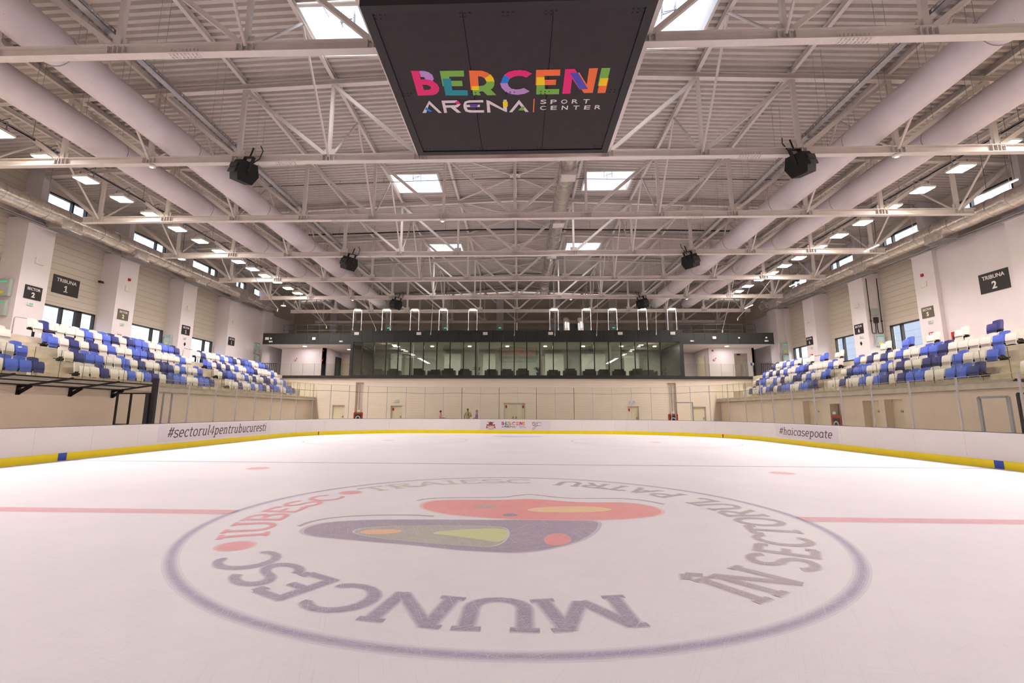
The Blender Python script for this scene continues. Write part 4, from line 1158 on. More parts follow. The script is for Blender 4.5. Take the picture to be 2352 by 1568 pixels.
for pts in (arc(.18, .10, .17, .13, 20, 330, 14), arc(-.02, .08, .12, .12, 0, 320, 12), arc(-.2, .10, .10, .11, 60, 400, 12), [(-.36, .24), (-.30, .16), (-.24, .25), (-.2, .17), (-.14, .26)], [(.02, -.02), (-.08, -.14), (-.18, -.22)], arc(-.22, -.24, .09, .06, 0, 330, 10), [(.30, .2), (.34, .25)], [(-.30, -.02), (-.10, -.06), (.12, -.02)]):
    for q in strip(pts, .03): mb.prism([tuple(p) for p in q], (cx, BY - .006, cz), (1, 0, 0), (0, 0, 1), .002)
mb.build('line_drawing', mat('brown_print', (176, 130, 104), .5), be)

# =================================================================== SPEAKERS
spk = thing('ceiling_speaker', '', 'loudspeaker', (0, 0, 0), 'black ceiling speakers')
mb = MB(); prof = [(-.30, .42), (.30, .42), (.42, .0), (.26, -.42), (-.26, -.42), (-.42, 0)]
mb.prism([(-.30, .36), (.24, .40), (.42, .02), (.30, -.36), (-.24, -.40), (-.40, 0)], (-.34, 0, 0), (0, 1, 0), (0, 0, 1), .68)
mb.build('cabinet', M['speaker'], spk)
mb = MB()
for z, dx in ((.1, 0), (-.12, 0)): mb.prism([(-.30, -.08), (.30, -.08), (.30, .08), (-.30, .08)], (0, -.42 + abs(z)*.2, z), (1, 0, 0), (0, 0, 1), .03)
mb.build('grille', M['black'], spk)
mb = MB(); mb.bar((-.36, 0, .0), (-.36, 0, .6), .12, .03, (1, 0, 0)); mb.bar((.36, 0, .0), (.36, 0, .6), .12, .03, (1, 0, 0)); mb.bar((-.38, 0, .6), (.38, 0, .6), .12, .03); mb.tube((0, 0, .6), (0, 0, 1.0), .03, 8)
for sx in (-.375, .375): mb.lathe([(.03, -.01), (.03, .01)], (sx, 0, 0), 8)
mb.build('yoke', M['black_metal'], spk)
mb = MB(); mb.path([(.1, .1, .38), (.2, .25, .7), (.1, .3, 1.05), (0, .2, 1.2)], .02, 6); mb.build('cord', M['black'], spk)
sfam = family(spk); first = True
for i, y in enumerate((8.42, 19.72, 31.02)):
    for s, x in ((-1, -10.15), (1, 10.2)):
        lab = 'black ceiling speaker on the %s side, %s' % (('left' if s < 0 else 'right'), ('large one nearest the camera', 'second from the camera', 'farthest from the camera')[i])
        if first: spk.location = (x, y, 10.40); o = spk; o['label'] = lab; first = False
        else: o = dup(spk, sfam, (x, y, 10.40), label=lab)
        o.rotation_euler = (math.radians(-8), math.radians(-18 * s), math.radians(35 * s))
# loose ropes and wires under the roof
ropes = [((-17.0, 20.05, 10.93), (-15.2, 21.5, 8.0)), ((-17.6, 31.35, 10.93), (-16.7, 33.0, 8.9)), ((-13.0, 31.35, 10.93), (-12.4, 33.2, 8.7)), ((-7.3, 33.0, 14.7), (-7.6, 33.4, 8.4)), ((15.3, 25.7, 10.93), (15.0, 27.5, 7.6)), ((17.9, 25.7, 10.93), (16.4, 28.0, 8.6)), ((3.3, 33.2, 14.8), (3.2, 33.4, 8.3)), ((-.2, 33.2, 14.9), (-.3, 33.4, 8.3)), ((12.0, 33.3, 14.4), (11.9, 33.5, 8.4)), ((7.1, 33.2, 14.6), (6.8, 33.5, 8.3))]
for i, (a, b) in enumerate(ropes):
    t = thing('hanging_rope', 'thin pale rope hanging from the roof, %s listed from the near left' % ORD[i], 'rope', a, 'hanging ropes')
    mb = MB(); m_ = [(a[j] + b[j]) / 2 + (-.12 if j == 2 else 0) for j in range(3)]; mb.path([a, m_, b], .018, 6); mb.build('cord', M['rope'], t)
    mb = MB(); mb.tube(b, (b[0] - .02, b[1], b[2] - .18), .035, 6); mb.build('end_weight', M['rope'], t)
# long black cable across the roof
for i, (y, z) in enumerate(((17.2, 14.35), (23.9, 14.0))):
    t = thing('roof_cable', 'thin dark cable strung across under the roof deck, %s one' % ('nearer', 'farther')[i], 'cable', (0, y, z), 'dark roof cables')
    r = .018 if i == 0 else .05
    mb = MB(); mb.path([(-15 + k*2.5, y + .05*math.sin(k), z - .04*abs(-15 + k*2.5)*.3 + .12*(1 - ((k - 6)/6)**2)) for k in range(13)], r, 6); mb.build('cord', M['black'], t)
    mb = MB()
    for k in range(13): mb.tube((-15 + k*2.5, y, z), (-15 + k*2.5, y, deck_z(-15 + k*2.5) + .05), .01, 5)
    mb.build('clip', M['wire'], t)

# =================================================================== SEATS
def shell(w, h, nx, ny, fn, th):
    """curved plate: fn(u,v)->(x,y,z) front surface; thickened backwards along -x"""
    vs = []; fs = []
    for k in (0, 1):
        for j in range(ny + 1):
            for i in range(nx + 1):
                x, y, z = fn(i/nx, j/ny); vs.append((x - k*th, y, z))
    N = (nx+1) * (ny+1); idx = lambda k, i, j: k*N + j*(nx+1) + i
    for j in range(ny):
        for i in range(nx):
            fs.append((idx(0,i,j), idx(0,i+1,j), idx(0,i+1,j+1), idx(0,i,j+1))); fs.append((idx(1,i,j+1), idx(1,i+1,j+1), idx(1,i+1,j), idx(1,i,j)))
    for i in range(nx):
        fs.append((idx(1,i,0), idx(1,i+1,0), idx(0,i+1,0), idx(0,i,0))); fs.append((idx(0,i,ny), idx(0,i+1,ny), idx(1,i+1,ny), idx(1,i,ny)))
    for j in range(ny):
        fs.append((idx(0,0,j), idx(0,0,j+1), idx(1,0,j+1), idx(1,0,j))); fs.append((idx(1,nx,j), idx(1,nx,j+1), idx(0,nx,j+1), idx(0,nx,j)))
    return vs, fs
def make_seat(m, open_=False, beam=False):
    t = thing('stadium_seat', '', 'seat', (0, 0, 0))
    def back(u, v):
        y = (u - .5) * .465 * (1 - .08 * max(0, (v - .75) / .25)); z = .40 + .46*v - .035 * (2*u - 1)**2 * (v > .5)
        return (-.16 - .07*v + .05 * (2*u - 1)**2, y, z)
    mb = MB(); mb.add(*shell(.46, .46, 8, 5, back, .03)); b = mb.build('backrest', m, t, True)
    def pan(u, v):
        y = (u - .5) * (.44 - .06 * (1 - v) ** 2)
        if open_: return (-.12 + .42*v, y, .40 + .02 * (2*u-1)**2 - .03*math.sin(PI*v))
        return (.15 - .07 * v + .025 * math.sin(PI * v), y, .25 + .44*v - .02 * (2*u - 1)**2)
    mb = MB(); mb.add(*(shell(.44, .42, 6, 5, pan, .028) if not open_ else ([], [])))
    if open_:
        vs, fs = shell(.44, .42, 6, 5, lambda u, v: (pan(u, v)[2], pan(u, v)[1], pan(u, v)[0]), .03); mb.add([(z, y, x) for x, y, z in vs], fs)
    else:
        mb.box(.12, .162, -.205, .205, .392, .402); mb.tube((.1, -.235, .40), (.1, .235, .40), .02, 8)
    p = mb.build('seat_pan', m, t, True)
    mb = MB()
    for sy in (-.2, .2): mb.bar((-.17, sy, .41), (.10, sy, .40), .03, .07)
    if beam: mb.bar((-.05, 0, .0), (-.05, 0, .40), .07, .07, (1, 0, 0)); mb.box(-.10, .0, -.256, .256, .325, .395)
    else: mb.bar((-.34, -.12, .33), (-.02, -.12, .40), .04, .06); mb.bar((-.34, .12, .33), (-.02, .12, .40), .04, .06); mb.box(-.36, -.32, -.2, .2, .27, .37)
    mb.build('support_frame', M['black'], t)
    mb = MB()
    if not open_: mb.box(.088, .1, -.02, .02, .68, .715)
    else: mb.box(-.235, -.228, -.02, .02, .80, .83)
    mb.build('number_tag', M['sign_white'], t)
    return t
PAT = {'A': 'WWNWWBWBNWNBBWWBBN', 'B': 'WNBBWWBWNWWNNWBWWB', 'C': 'BWNWNWBWWBBNWWWWBW', 'D': 'WNWWWBWBNWNBBWWBBN'}
SM = {'W': M['seat_white'], 'B': M['seat_blue'], 'N': M['seat_navy']}
CN = {'W': 'white', 'B': 'blue', 'N': 'navy'}
proto = {}; pused = {}
for k in 'WBN':
    proto[k] = make_seat(SM[k]); proto[k + 'f'] = family(proto[k])
    proto[k + 'D'] = make_seat(SM[k], beam=True); proto[k + 'Df'] = family(proto[k + 'D'])
seat_open = make_seat(SM['N'], True, True)
ROWN = {'A': 'front row', 'B': 'second row', 'C': 'third row', 'D': 'back row'}
def seat(k, x, y, z, rot, label, group):
    if k not in pused:
        o = proto[k]; pused[k] = 1; o.location = (x, y, z); o.rotation_euler = (0, 0, rot); o['label'] = label
    else: o = dup(proto[k], proto[k + 'f'], (x, y, z), rot, label)
    o['group'] = group
    return o
for side, bl_, xs0, starts in ((-1, 'left', -18.6, (1.25, 11.95, 22.65)), (1, 'right', 17.75, (.5, 11.2, 21.75))):
    for bi, ys in enumerate(starts):
        bname = ('near', 'middle', 'far')[bi]
        for ri, r in enumerate('ABCD'):
            x = xs0 + side * .8 * ri - side*.05; z = ROWZ[ri]
            for i in range(18):
                pi_ = i if side < 0 else 17 - i
                y = ys + .512 * i
                k = PAT[r][pi_]
                if bi == 0:
                    if side < 0 and not ((r == 'A' and i > 13) or (r == 'B' and i > 15) or (r == 'C' and i > 16)): continue
                    if side > 0 and not (r == 'A' and i > 15): continue
                if side > 0 and r == 'D' and bi > 0:
                    j = 17 - i
                    if bi == 1:
                        sp = {2: 'W', 5: 'B', 8: 'W', 11: 'W', 14: 'N'}
                        if j not in sp: continue
                        k = sp[j]
                    else:
                        sp = {0: 'N', 1: 'W', 2: 'W', 3: 'B', 4: 'W', 5: 'B', 6: 'W', 9: 'W', 12: 'B', 15: 'W'}
                        if j not in sp: continue
                        k = sp[j]
                lab = '%s tip-up seat, %s from left in %s, %s block of %s stand' % (CN[k], ORD[pi_], ROWN[r], bname, bl_)
                grp = 'tip-up seats in the %s of the %s stand' % (ROWN[r], bl_)
                if side < 0 and bi == 1 and r == 'D' and i == 1:
                    seat_open.location = (x, y, z); seat_open['label'] = 'navy seat folded down, second from the left in the back row of the left stand'; seat_open['group'] = grp
                    continue
                seat(k + ('D' if r == 'D' else ''), x, y, z, 0 if side < 0 else PI, lab, grp)

# hoop rails behind the back row
def hoop(x, y0, y1, z, h, label, group):
    t = thing('hoop_rail', label, 'railing', (x, y0, z), group)
    mb = MB(); c = .12
    pts = [(x, y0, z), (x, y0, z + h - c)] + [(x, y0 + c - c*math.cos(a), z + h - c + c*math.sin(a)) for a in (PI/8, PI/4, 3*PI/8, PI/2)] \
        + [(x, y1 - c + c*math.sin(a), z + h - c + c*math.cos(a)) for a in (0, PI/8, PI/4, 3*PI/8, PI/2)] + [(x, y1, z)]
    mb.path(pts, .024, 10); mb.build('bent_tube', M['chrome'], t, True)
    mb = MB()
    for y in (y0, y1): mb.lathe([(.06, 0), (.06, .012)], (x, y, z), 10)
    mb.build('foot_plate', M['chrome'], t)
for bi, ys in enumerate((11.75, 22.45)):
    for k in range(6):
        hoop(-21.75, ys + k*1.53, ys + k*1.53 + 1.33, 4.70, .92, 'bent steel hoop rail behind the left stand %s block, %s from the camera' % (('middle', 'far')[bi], ORD[k]), 'steel hoop rails at the back of the left stand')
for k in range(4):
    hoop(21.05, 26.0 + k*1.53, 27.33 + k*1.53, 4.70, .92, 'bent steel hoop rail behind the far block of the right stand, %s from the camera' % ORD[k], 'steel hoop rails at the back of the right stand')

# glass balustrade along the stand fronts
def pane_row(side, x, ya, yb, z0, z1, pitch, lab, grp):
    n = round((yb - ya) / pitch); w = (yb - ya) / n
    for i in range(n):
        y = ya + i*w
        t = thing('balustrade_pane', lab % ORD[i], 'glass pane', (x, y + w/2, z0), grp)
        mb = MB(); mb.box(x - .008, x + .008, y + .006, y + w - .006, z0, z1); mb.build('glass', M['glass_green'], t)
        mb = MB(); mb.box(x - .009, x + .009, y + .0, y + .006, z0, z1); mb.build('edge', M['wire'], t)
pane_row(-1, -17.70, 5.9, FY - .1, 2.80, 3.92, 1.04, 'clear balustrade pane on the left stand edge, %s from the camera', 'balustrade panes of the left stand')
pane_row(1, 16.90, 7.0, FY - .1, 2.80, 3.92, 1.04, 'clear balustrade pane on the right stand edge, %s from the camera', 'balustrade panes of the right stand')
for s, x in ((-1, -17.62), (1, 16.82)):
    t = thing('edge_rail', 'slim steel channel along the %s stand edge' % ('left' if s < 0 else 'right'), 'rail', (x, 10, 2.72))
    mb = MB(); mb.box(x - .03, x + .03, -10, FY - .1, 2.74, 2.82); mb.build('channel', M['chrome'], t)

# =================================================================== RINK GLASS
def shield(p0, p1, z0, z1, lab, grp, post_end=False, post_m=None, thick=.03):
    p0, p1 = Vector(p0), Vector(p1); d = (p1 - p0).normalized()
    t = thing('rink_glass_pane', lab, 'rink glass', (p0.x, p0.y, z0), grp)
    mb = MB(); a, b = p0 + d*.055, p1 - d*.006; zc = (z0 + z1) / 2
    mb.bar((a.x, a.y, zc), (b.x, b.y, zc), .014, z1 - z0); mb.build('glass', M['glass'], t)
    mb = MB(); pp = p0 + d*.028; mb.bar((pp.x, pp.y, z0), (pp.x, pp.y, z1), .05, thick*1.6, (1, 0, 0))
    if post_end: mb.bar((p1.x + d.x*.03, p1.y + d.y*.03, z0), (p1.x + d.x*.03, p1.y + d.y*.03, z1), .05, thick*1.6, (1, 0, 0))
    mb.build('post', post_m or M['alu'], t)
    mb = MB(); mb.bar((p0.x + d.x*.004, p0.y + d.y*.004, z1), (p1.x - d.x*.004, p1.y - d.y*.004, z1), .02, .014); mb.build('top_edge', M['alu'], t)
yR = [6.7, 8.78, 10.8, 12.8, 14.75, 16.8, 18.8, 20.8, 22.1]
for i, (a, b) in enumerate(zip(yR, yR[1:])):
    shield((BX1 + .1, a, 0), (BX1 + .1, b, 0), 1.085, 2.84, 'clear rink glass pane on the right boards, %s from the camera' % ORD[i], 'rink glass panes of the right boards')
shield((BX1 + .1, 4.6, 0), (BX1 + .1, 6.7, 0), 1.085, 2.84, 'clear rink glass pane on the right boards at the photo edge', 'rink glass panes of the right boards')
yL = [11.62, 13.55, 15.5, 17.3, 19.15, 21.0, 22.1]
for i, (a, b) in enumerate(zip(yL, yL[1:])):
    shield((BX0 - .1, a, 0), (BX0 - .1, b, 0), 1.085, 2.9, 'clear rink glass pane on the left boards, %s from the camera' % ORD[i], 'rink glass panes of the left boards')
cpath = [Vector((x, y, 0)) for x, y in rink_path(.1, 40)]
i0 = min(range(len(cpath)), key=lambda i: (cpath[i] - Vector((BX0 - .1, 22.1, 0))).length)
i1 = min(range(len(cpath)), key=lambda i: (cpath[i] - Vector((BX1 + .1, 22.1, 0))).length)
seg = cpath[i0:i1+1]; cum = [0]
for a, b in zip(seg, seg[1:]): cum.append(cum[-1] + (b - a).length)
def on(s):
    for i in range(len(seg)-1):
        if s <= cum[i+1]: return seg[i] + (seg[i+1]-seg[i]) * ((s - cum[i]) / (cum[i+1]-cum[i]))
    return seg[-1]
n = 26; w = cum[-1] / n
darkp = {9, 11, 13, 15, 17}
for i in range(n):
    shield(on(i*w), on((i+1)*w), 1.085, 3.48, 'tall clear rink glass pane round the far end, %s from the left' % ORD[i], 'tall rink glass panes of the far end', i == n-1, M['black_metal'] if i in (10, 12, 14, 16) else None, .02)
# net cable above the end glass
t = thing('net_cable', 'thin dark cable running along the far end glass', 'cable', (0, 29.5, 3.1))
mb = MB(); pts = []
for i in range(0, 60):
    p = on(cum[-1]*i/59); pts.append((p.x * .985, p.y - .12, 3.02 + .03*math.cos(i*.85)))
mb.path(pts, .010, 5); mb.build('cord', M['wire'], t)
# silver gate frames in the glass
def gate(p0, p1, z0, z1, lab, m, w=.09):
    t = thing('gate_frame', lab, 'gate frame', (p0[0], p0[1], z0))
    mb = MB()
    for p in (p0, p1): mb.bar((p[0], p[1], z0), (p[0], p[1], z1), w, .06, (1, 0, 0))
    mb.build('upright', m, t)
    mb = MB(); mb.bar((p0[0], p0[1], z1), (p1[0], p1[1], z1), .06, .07); mb.build('head_bar', m, t)
gate((BX1 + .16, 8.15, 0), (BX1 + .16, 7.2, 0), 1.085, 2.15, 'grey gate frame behind the right boards near the blue mark', M['galv'])
gate((BX1 + .5, 6.35, 0), (BX1 + .5, 5.4, 0), 1.085, 2.2, 'grey gate frame at the right photo edge', M['galv'])
gate((BX0 - .14, 12.55, 0), (BX0 - .14, 12.05, 0), 1.085, 2.36, 'slim grey gate frame behind the left board slogan', M['galv'], .05)
p = on(cum[-1] * .815); q = on(cum[-1] * .84)
gate((p.x + .1, p.y + .15), (p.x + 1.1, p.y - .55), 1.085, 2.35, 'grey gate frame in the far right curve of the glass', M['galv'])

# players' bench shelter at the left, black steel
t = thing('bench_canopy', 'black steel canopy frame over the left players bench', 'canopy', (-17.5, 10, 2.45))
mb = MB(); ys = [2.7, 4.75, 6.8, 8.85, 10.9, 12.95]
for xx, zz, name in ((-16.0, 2.72, 0), (-16.75, 2.61, 0), (-17.5, 2.5, 0)): mb.bar((xx, 2.5, zz), (xx, 13.0, zz), .05, .05)
mb.build('long_bar', M['black_metal'], t)
for y in ys:
    mb = MB(); mb.bar((-17.93, y, 2.44), (-15.95, y, 2.74), .06, .07); mb.bar((-17.93, y, 2.2), (-17.45, y, 2.5), .02, .14); mb.box(-17.96, -17.9, y - .07, y + .07, 2.15, 2.5); mb.build('bracket_arm', M['black_metal'], t)
t = thing('bench_side_frame', 'black framed clear side wall of the left players bench', 'screen', (-16.2, 12.2, .1))
mb = MB()
for x, wd in ((-17.05, .07), (-16.45, .07), (-15.55, .22)): mb.bar((x, 12.2, .1), (x, 12.2, 2.33), wd, .06, (0, 1, 0))
mb.bar((-17.05, 12.2, 2.33), (-15.4, 12.2, 2.33), .06, .06); mb.bar((-17.05, 12.2, 1.02), (-16.45, 12.2, 1.02), .06, .07); mb.build('frame', M['black_metal'], t)
mb = MB(); mb.box(-17.02, -16.48, 12.195, 12.205, 1.06, 2.3); mb.box(-16.41, -15.66, 12.195, 12.205, .2, 2.3); mb.build('clear_panel', M['glass'], t)
t = thing('padded_post', 'tall dark post ending the left rink glass', 'post', (BX0 - .15, 11.55, 1.08))
mb = MB(); mb.box(BX0 - .24, BX0 - .06, 11.46, 11.60, 1.085, 2.93); mb.build('padding', M['black'], t)
mb = MB(); mb.box(BX0 - .42, BX0 - .26, 11.4, 11.58, .1, 2.3); mb.build('frame_post', M['panel_trim'], t)
t = thing('bench_canopy', 'black steel canopy frame over the right players bench, at the photo edge', 'canopy', (16.6, 5, 2.45))
mb = MB()
for xx, zz in ((15.5, 2.66), (16.2, 2.57), (16.9, 2.46)): mb.bar((xx, 1.0, zz), (xx, 7.6, zz), .05, .05)
mb.build('long_bar', M['black_metal'], t)
for y in (1.4, 3.45, 5.5, 7.5):
    mb = MB(); mb.bar((17.1, y, 2.42), (15.45, y, 2.68), .06, .07); mb.build('bracket_arm', M['black_metal'], t)
t = thing('bench_side_frame', 'black framed clear side wall of the right players bench', 'screen', (16.0, 7.3, .1))
mb = MB()
for x, wd in ((15.25, .06), (15.75, .12), (16.8, .06)): mb.bar((x, 7.3, .1), (x, 7.3, 2.25), wd, .06, (0, 1, 0))
mb.bar((15.25, 7.3, 2.25), (16.8, 7.3, 2.25), .06, .06); mb.build('frame', M['black_metal'], t)
mb = MB(); mb.box(15.3, 16.77, 7.295, 7.305, .2, 2.2); mb.build('clear_panel', M['glass'], t)

# =================================================================== SIGNS
def sign(side, x, yc, zc, w, h, top, big, label, board='sign', face=None):
    t = thing('stand_sign', label, 'sign', (x, yc, zc))
    nx = -side
    mb = MB(); mb.box(min(x, x + nx*.03), max(x, x + nx*.03), yc - w/2, yc + w/2, zc - h/2, zc + h/2); mb.build('plate', M[board], t)
    ux = Vector((0, 1, 0)) if side < 0 else Vector((0, -1, 0))
    mb = MB(); xo = x + nx*.031
    text(mb, top, Vector((xo, yc, zc + h*.26)), ux, (0, 0, 1), w*.76, h*.20, .012)
    if big == '1':
        bh = h*.38
        for pl_ in ([(-.10, .0), (.10, .0), (.10, 1), (-.06, 1), (-.10, .94)], [(-.30, .0), (.30, .0), (.30, .16), (-.30, .16)], [(-.30, .78), (-.08, .98), (-.06, .80), (-.30, .62)]):
            mb.prism([((a)*bh, (b - .5)*bh) for a, b in pl_], Vector((xo, yc, zc - h*.17)), ux, (0, 0, 1), .006)
    else: text(mb, big, Vector((xo, yc, zc - h*.17)), ux, (0, 0, 1), None, h*.38, .03)
    mb.build('lettering', M['sign_white'], t)
sign(-1, XLW, 17.3, 8.42, 1.58, 1.0, 'TRIBUNA', '1', 'large black stand sign one on the left cladding above the doors')
sign(1, 23.75, 16.15, 8.15, 1.52, 1.0, 'TRIBUNA', '2', 'large black stand sign two on the right white wall')
def sector(side, px_y, z, n, label, board='sign', size=.86):
    x = XL if side < 0 else XR
    sign(side, x, px_y, z, size, size*.78, 'SECTOR', n, label, board)
sector(-1, 14.55, 7.36, '2', 'black sector two sign on the nearest left column')
sector(-1, 20.1, 7.36, '2', 'olive shiny sector two sign on the second left column', 'sign_faded', .8)
sector(-1, 25.75, 7.36, '1', 'black sector one sign on the third left column')
sector(-1, 31.4, 7.36, '1', 'black sector one sign on the fourth left column')
sector(1, 19.95, 7.36, '5', 'olive shiny sector five sign on the nearest right column', 'sign_faded', .8)
sector(1, 25.65, 7.36, '6', 'black sector six sign on the second right column')
sector(1, 31.4, 7.36, '6', 'black sector six sign on the third right column')

# small fittings on columns
def wall_box(name, side, x, y, z, w, h, d, m, label, cat, extra=None, group=None):
    t = thing(name, label, cat, (x, y, z), group)
    nx = -side
    mb = MB(); mb.box(min(x, x + nx*d), max(x, x + nx*d), y - w/2, y + w/2, z - h/2, z + h/2); mb.build('body', m, t)
    if extra:
        for nm, dy, dz, ww, hh, mm in extra:
            xo = x + nx*d; mb = MB(); mb.box(min(xo, xo + nx*.01), max(xo, xo + nx*.01), y + dy - ww/2, y + dy + ww/2, z + dz - hh/2, z + dz + hh/2); mb.build(nm, mm, t)
    return t
cl = [('left', -1, XL, [14.55, 20.15, 25.8, 31.45]), ('right', 1, XR, [19.9, 25.55, 31.2])]
for nm, s, x, yy in cl:
    for i, y in enumerate(yy):
        cname = '%s column, %s from the camera' % (nm, ORD[i])
        wall_box('emergency_light', s, x, y + .05, 9.0, .42, .3, .06, M['box_white'], 'pale emergency light box high on the %s' % cname, 'emergency light', [('grille', 0, 0, .2, .16, M['steel'])], 'emergency light boxes on the columns')
        if not (nm == 'left' and i == 3): wall_box('exit_light', s, x, y - .05, 6.78, .30, .15, .06, M['sign_white'], 'small white exit light under the sector sign of the %s' % cname, 'exit sign', [('pictogram', 0, 0, .2, .1, M['green_pale'])], 'exit lights on the columns')
for nm, s, x, y, z, d in (('left', -1, XL, 20.2, 9.6, 'second left'), ('right', 1, XR, 19.95, 9.55, 'nearest right')):
    wall_box('alarm_beacon', s, x, y, z, .14, .16, .08, M['red'], 'red alarm beacon high on the %s column' % d, 'alarm', [('lens', 0, -.02, .08, .06, M['black'])])
for nm, s, x, y, z, d in (('left', -1, XL, 20.0, 6.05, 'second left'), ('right', 1, XR, 19.9, 6.1, 'nearest right'), ('right', 1, XR, 31.3, 6.2, 'third right')):
    wall_box('call_point', s, x, y, z, .26, .18, .06, M['red'], 'red fire call point low on the %s column' % d, 'call point', [('plate', 0, 0, .12, .09, M['sign_white'])])
for nm, s, x, y in (('left', -1, XL, 25.8), ('right', 1, XR, 25.6)):
    t = thing('wall_outlet', 'small dark diamond fitting low on the %s column' % ('third left' if s < 0 else 'second right'), 'fitting', (x, y, 6.3))
    mb = MB(); nx = -s; mb.prism([(0, -.14), (.1, 0), (0, .14), (-.1, 0)], (x + nx*.03 if s > 0 else x, y, 6.35), (0, 1, 0), (0, 0, 1), .03); mb.build('body', M['black'], t)
# grey control cabinets
def cabinet(x, y, z, w, h, axis, label, group=None):
    t = thing('control_cabinet', label, 'cabinet', (x, y, z), group)
    mb = MB(); d = .16
    if axis == 'y':  # on a face looking toward the camera (-y)
        mb.box(x - w/2, x + w/2, y - d, y, z - h/2, z + h/2); mb.build('body', M['cabinet'], t)
        mb = MB(); mb.box(x - w/2 + .03, x + w/2 - .03, y - d - .015, y - d, z - h/2 + .03, z + h/2 - .03); dd = mb.build('door', M['cabinet'], t)
        f = lambda a, b, e, g: (x + a, x + b, y - d - .02, y - d - .014, z + e, z + g)
    else:
        s = axis; nx = -s
        mb.box(min(x, x + nx*d), max(x, x + nx*d), y - w/2, y + w/2, z - h/2, z + h/2); mb.build('body', M['cabinet'], t)
        x2 = x + nx*d; mb = MB(); mb.box(min(x2, x2 + nx*.015), max(x2, x2 + nx*.015), y - w/2 + .03, y + w/2 - .03, z - h/2 + .03, z + h/2 - .03); dd = mb.build('door', M['cabinet'], t)
        x3 = x2 + nx*.015; f = lambda a, b, e, g: (min(x3, x3 + nx*.006), max(x3, x3 + nx*.006), y + a, y + b, z + e, z + g)
    mb = MB(); mb.box(*f(-.16, .18, h*.28, h*.36)); mb.build('display', M['green_lit'], dd)
    mb = MB(); mb.box(*f(-.12, .08, -h*.38, -h*.22)); mb.build('warning_tag', M['yellow_tag'], dd)
    mb = MB(); mb.box(*f(-w*.42, -w*.36, -h*.3, -h*.24)); mb.box(*f(-w*.42, -w*.36, h*.24, h*.3)); mb.build('lock', M['black'], dd)
yn = YT[4] - .68
ynl = 14.4 - .70
ynl = 14.4 + .13 - .75
cabinet(-24.65, ynl, 7.42, .62, .85, 'y', 'grey control cabinet on the nearest left column, upper of two', 'control cabinets')
cabinet(-24.68, ynl, 6.42, .60, .75, 'y', 'grey control cabinet on the nearest left column, lower of two', 'control cabinets')
cabinet(-24.78, 25.7 + .13 - .75, 6.5, .5, .75, 'y', 'grey control cabinet on the third left column beside a window', 'control cabinets')
cabinet(-24.45, 35.9, 7.35, .75, 1.05, -1, 'grey control cabinet on the far left white wall, upper of two', 'control cabinets')
cabinet(-24.45, 36.0, 6.25, .65, .85, -1, 'grey control cabinet on the far left white wall, lower of two', 'control cabinets')
yr2 = 25.7 - .15 - .75; yr4 = 37.0 - .15 - .75
cabinet(24.12, yr2, 6.45, .55, .8, 'y', 'grey control cabinet on the second right column beside a window', 'control cabinets')
cabinet(23.98, yr4, 7.38, .75, 1.0, 'y', 'grey control cabinet on the last right column, upper of two', 'control cabinets')
cabinet(24.0, yr4, 6.35, .6, .8, 'y', 'grey control cabinet on the last right column, lower of two', 'control cabinets')
# gas detector panel with looped pipes on the right
t = thing('switch_panel', 'grey switch boxes with looped dark conduit on the second right column', 'switch box', (24.0, yr2, 7.0))
yq = yr2 - .04
mb = MB(); mb.path([(23.72, yq, 10.7), (23.72, yq, 6.98), (23.76, yq, 6.93), (23.96, yq, 6.93), (23.98, yq, 7.2)], .024, 6); mb.path([(24.42, yq, 10.7), (24.42, yq, 6.98), (24.38, yq, 6.93), (24.12, yq, 6.93), (24.10, yq, 7.2)], .024, 6); mb.build('conduit', M['black_metal'], t)
mb = MB(); mb.box(23.90, 24.16, yr2 - .14, yr2, 7.62, 8.0); mb.build('switch_box', M['anth'], t)
mb = MB(); mb.box(23.78, 24.2, yr2 - .12, yr2, 8.15, 8.55); mb.build('junction_box', M['cabinet'], t)
mb = MB()
for x in (23.72, 24.42): mb.ball((x, yq, 7.75), .06, .06, .06, 8)
mb.tube((23.98, yq, 7.2), (23.98, yq, 7.62), .024, 6); mb.tube((24.10, yq, 7.2), (24.10, yq, 7.62), .024, 6); mb.build('clamp', M['black'], t)
t = thing('security_camera', 'small black camera on the second left column', 'camera', (-24.9, 19.35, 9.2)); mb = MB(); mb.box(-25.0, -24.86, 19.05, 19.3, 9.12, 9.24); mb.build('body', M['black'], t); mb = MB(); mb.box(-24.96, -24.9, 19.3, 19.40, 9.15, 9.21); mb.build('mount', M['cabinet'], t)

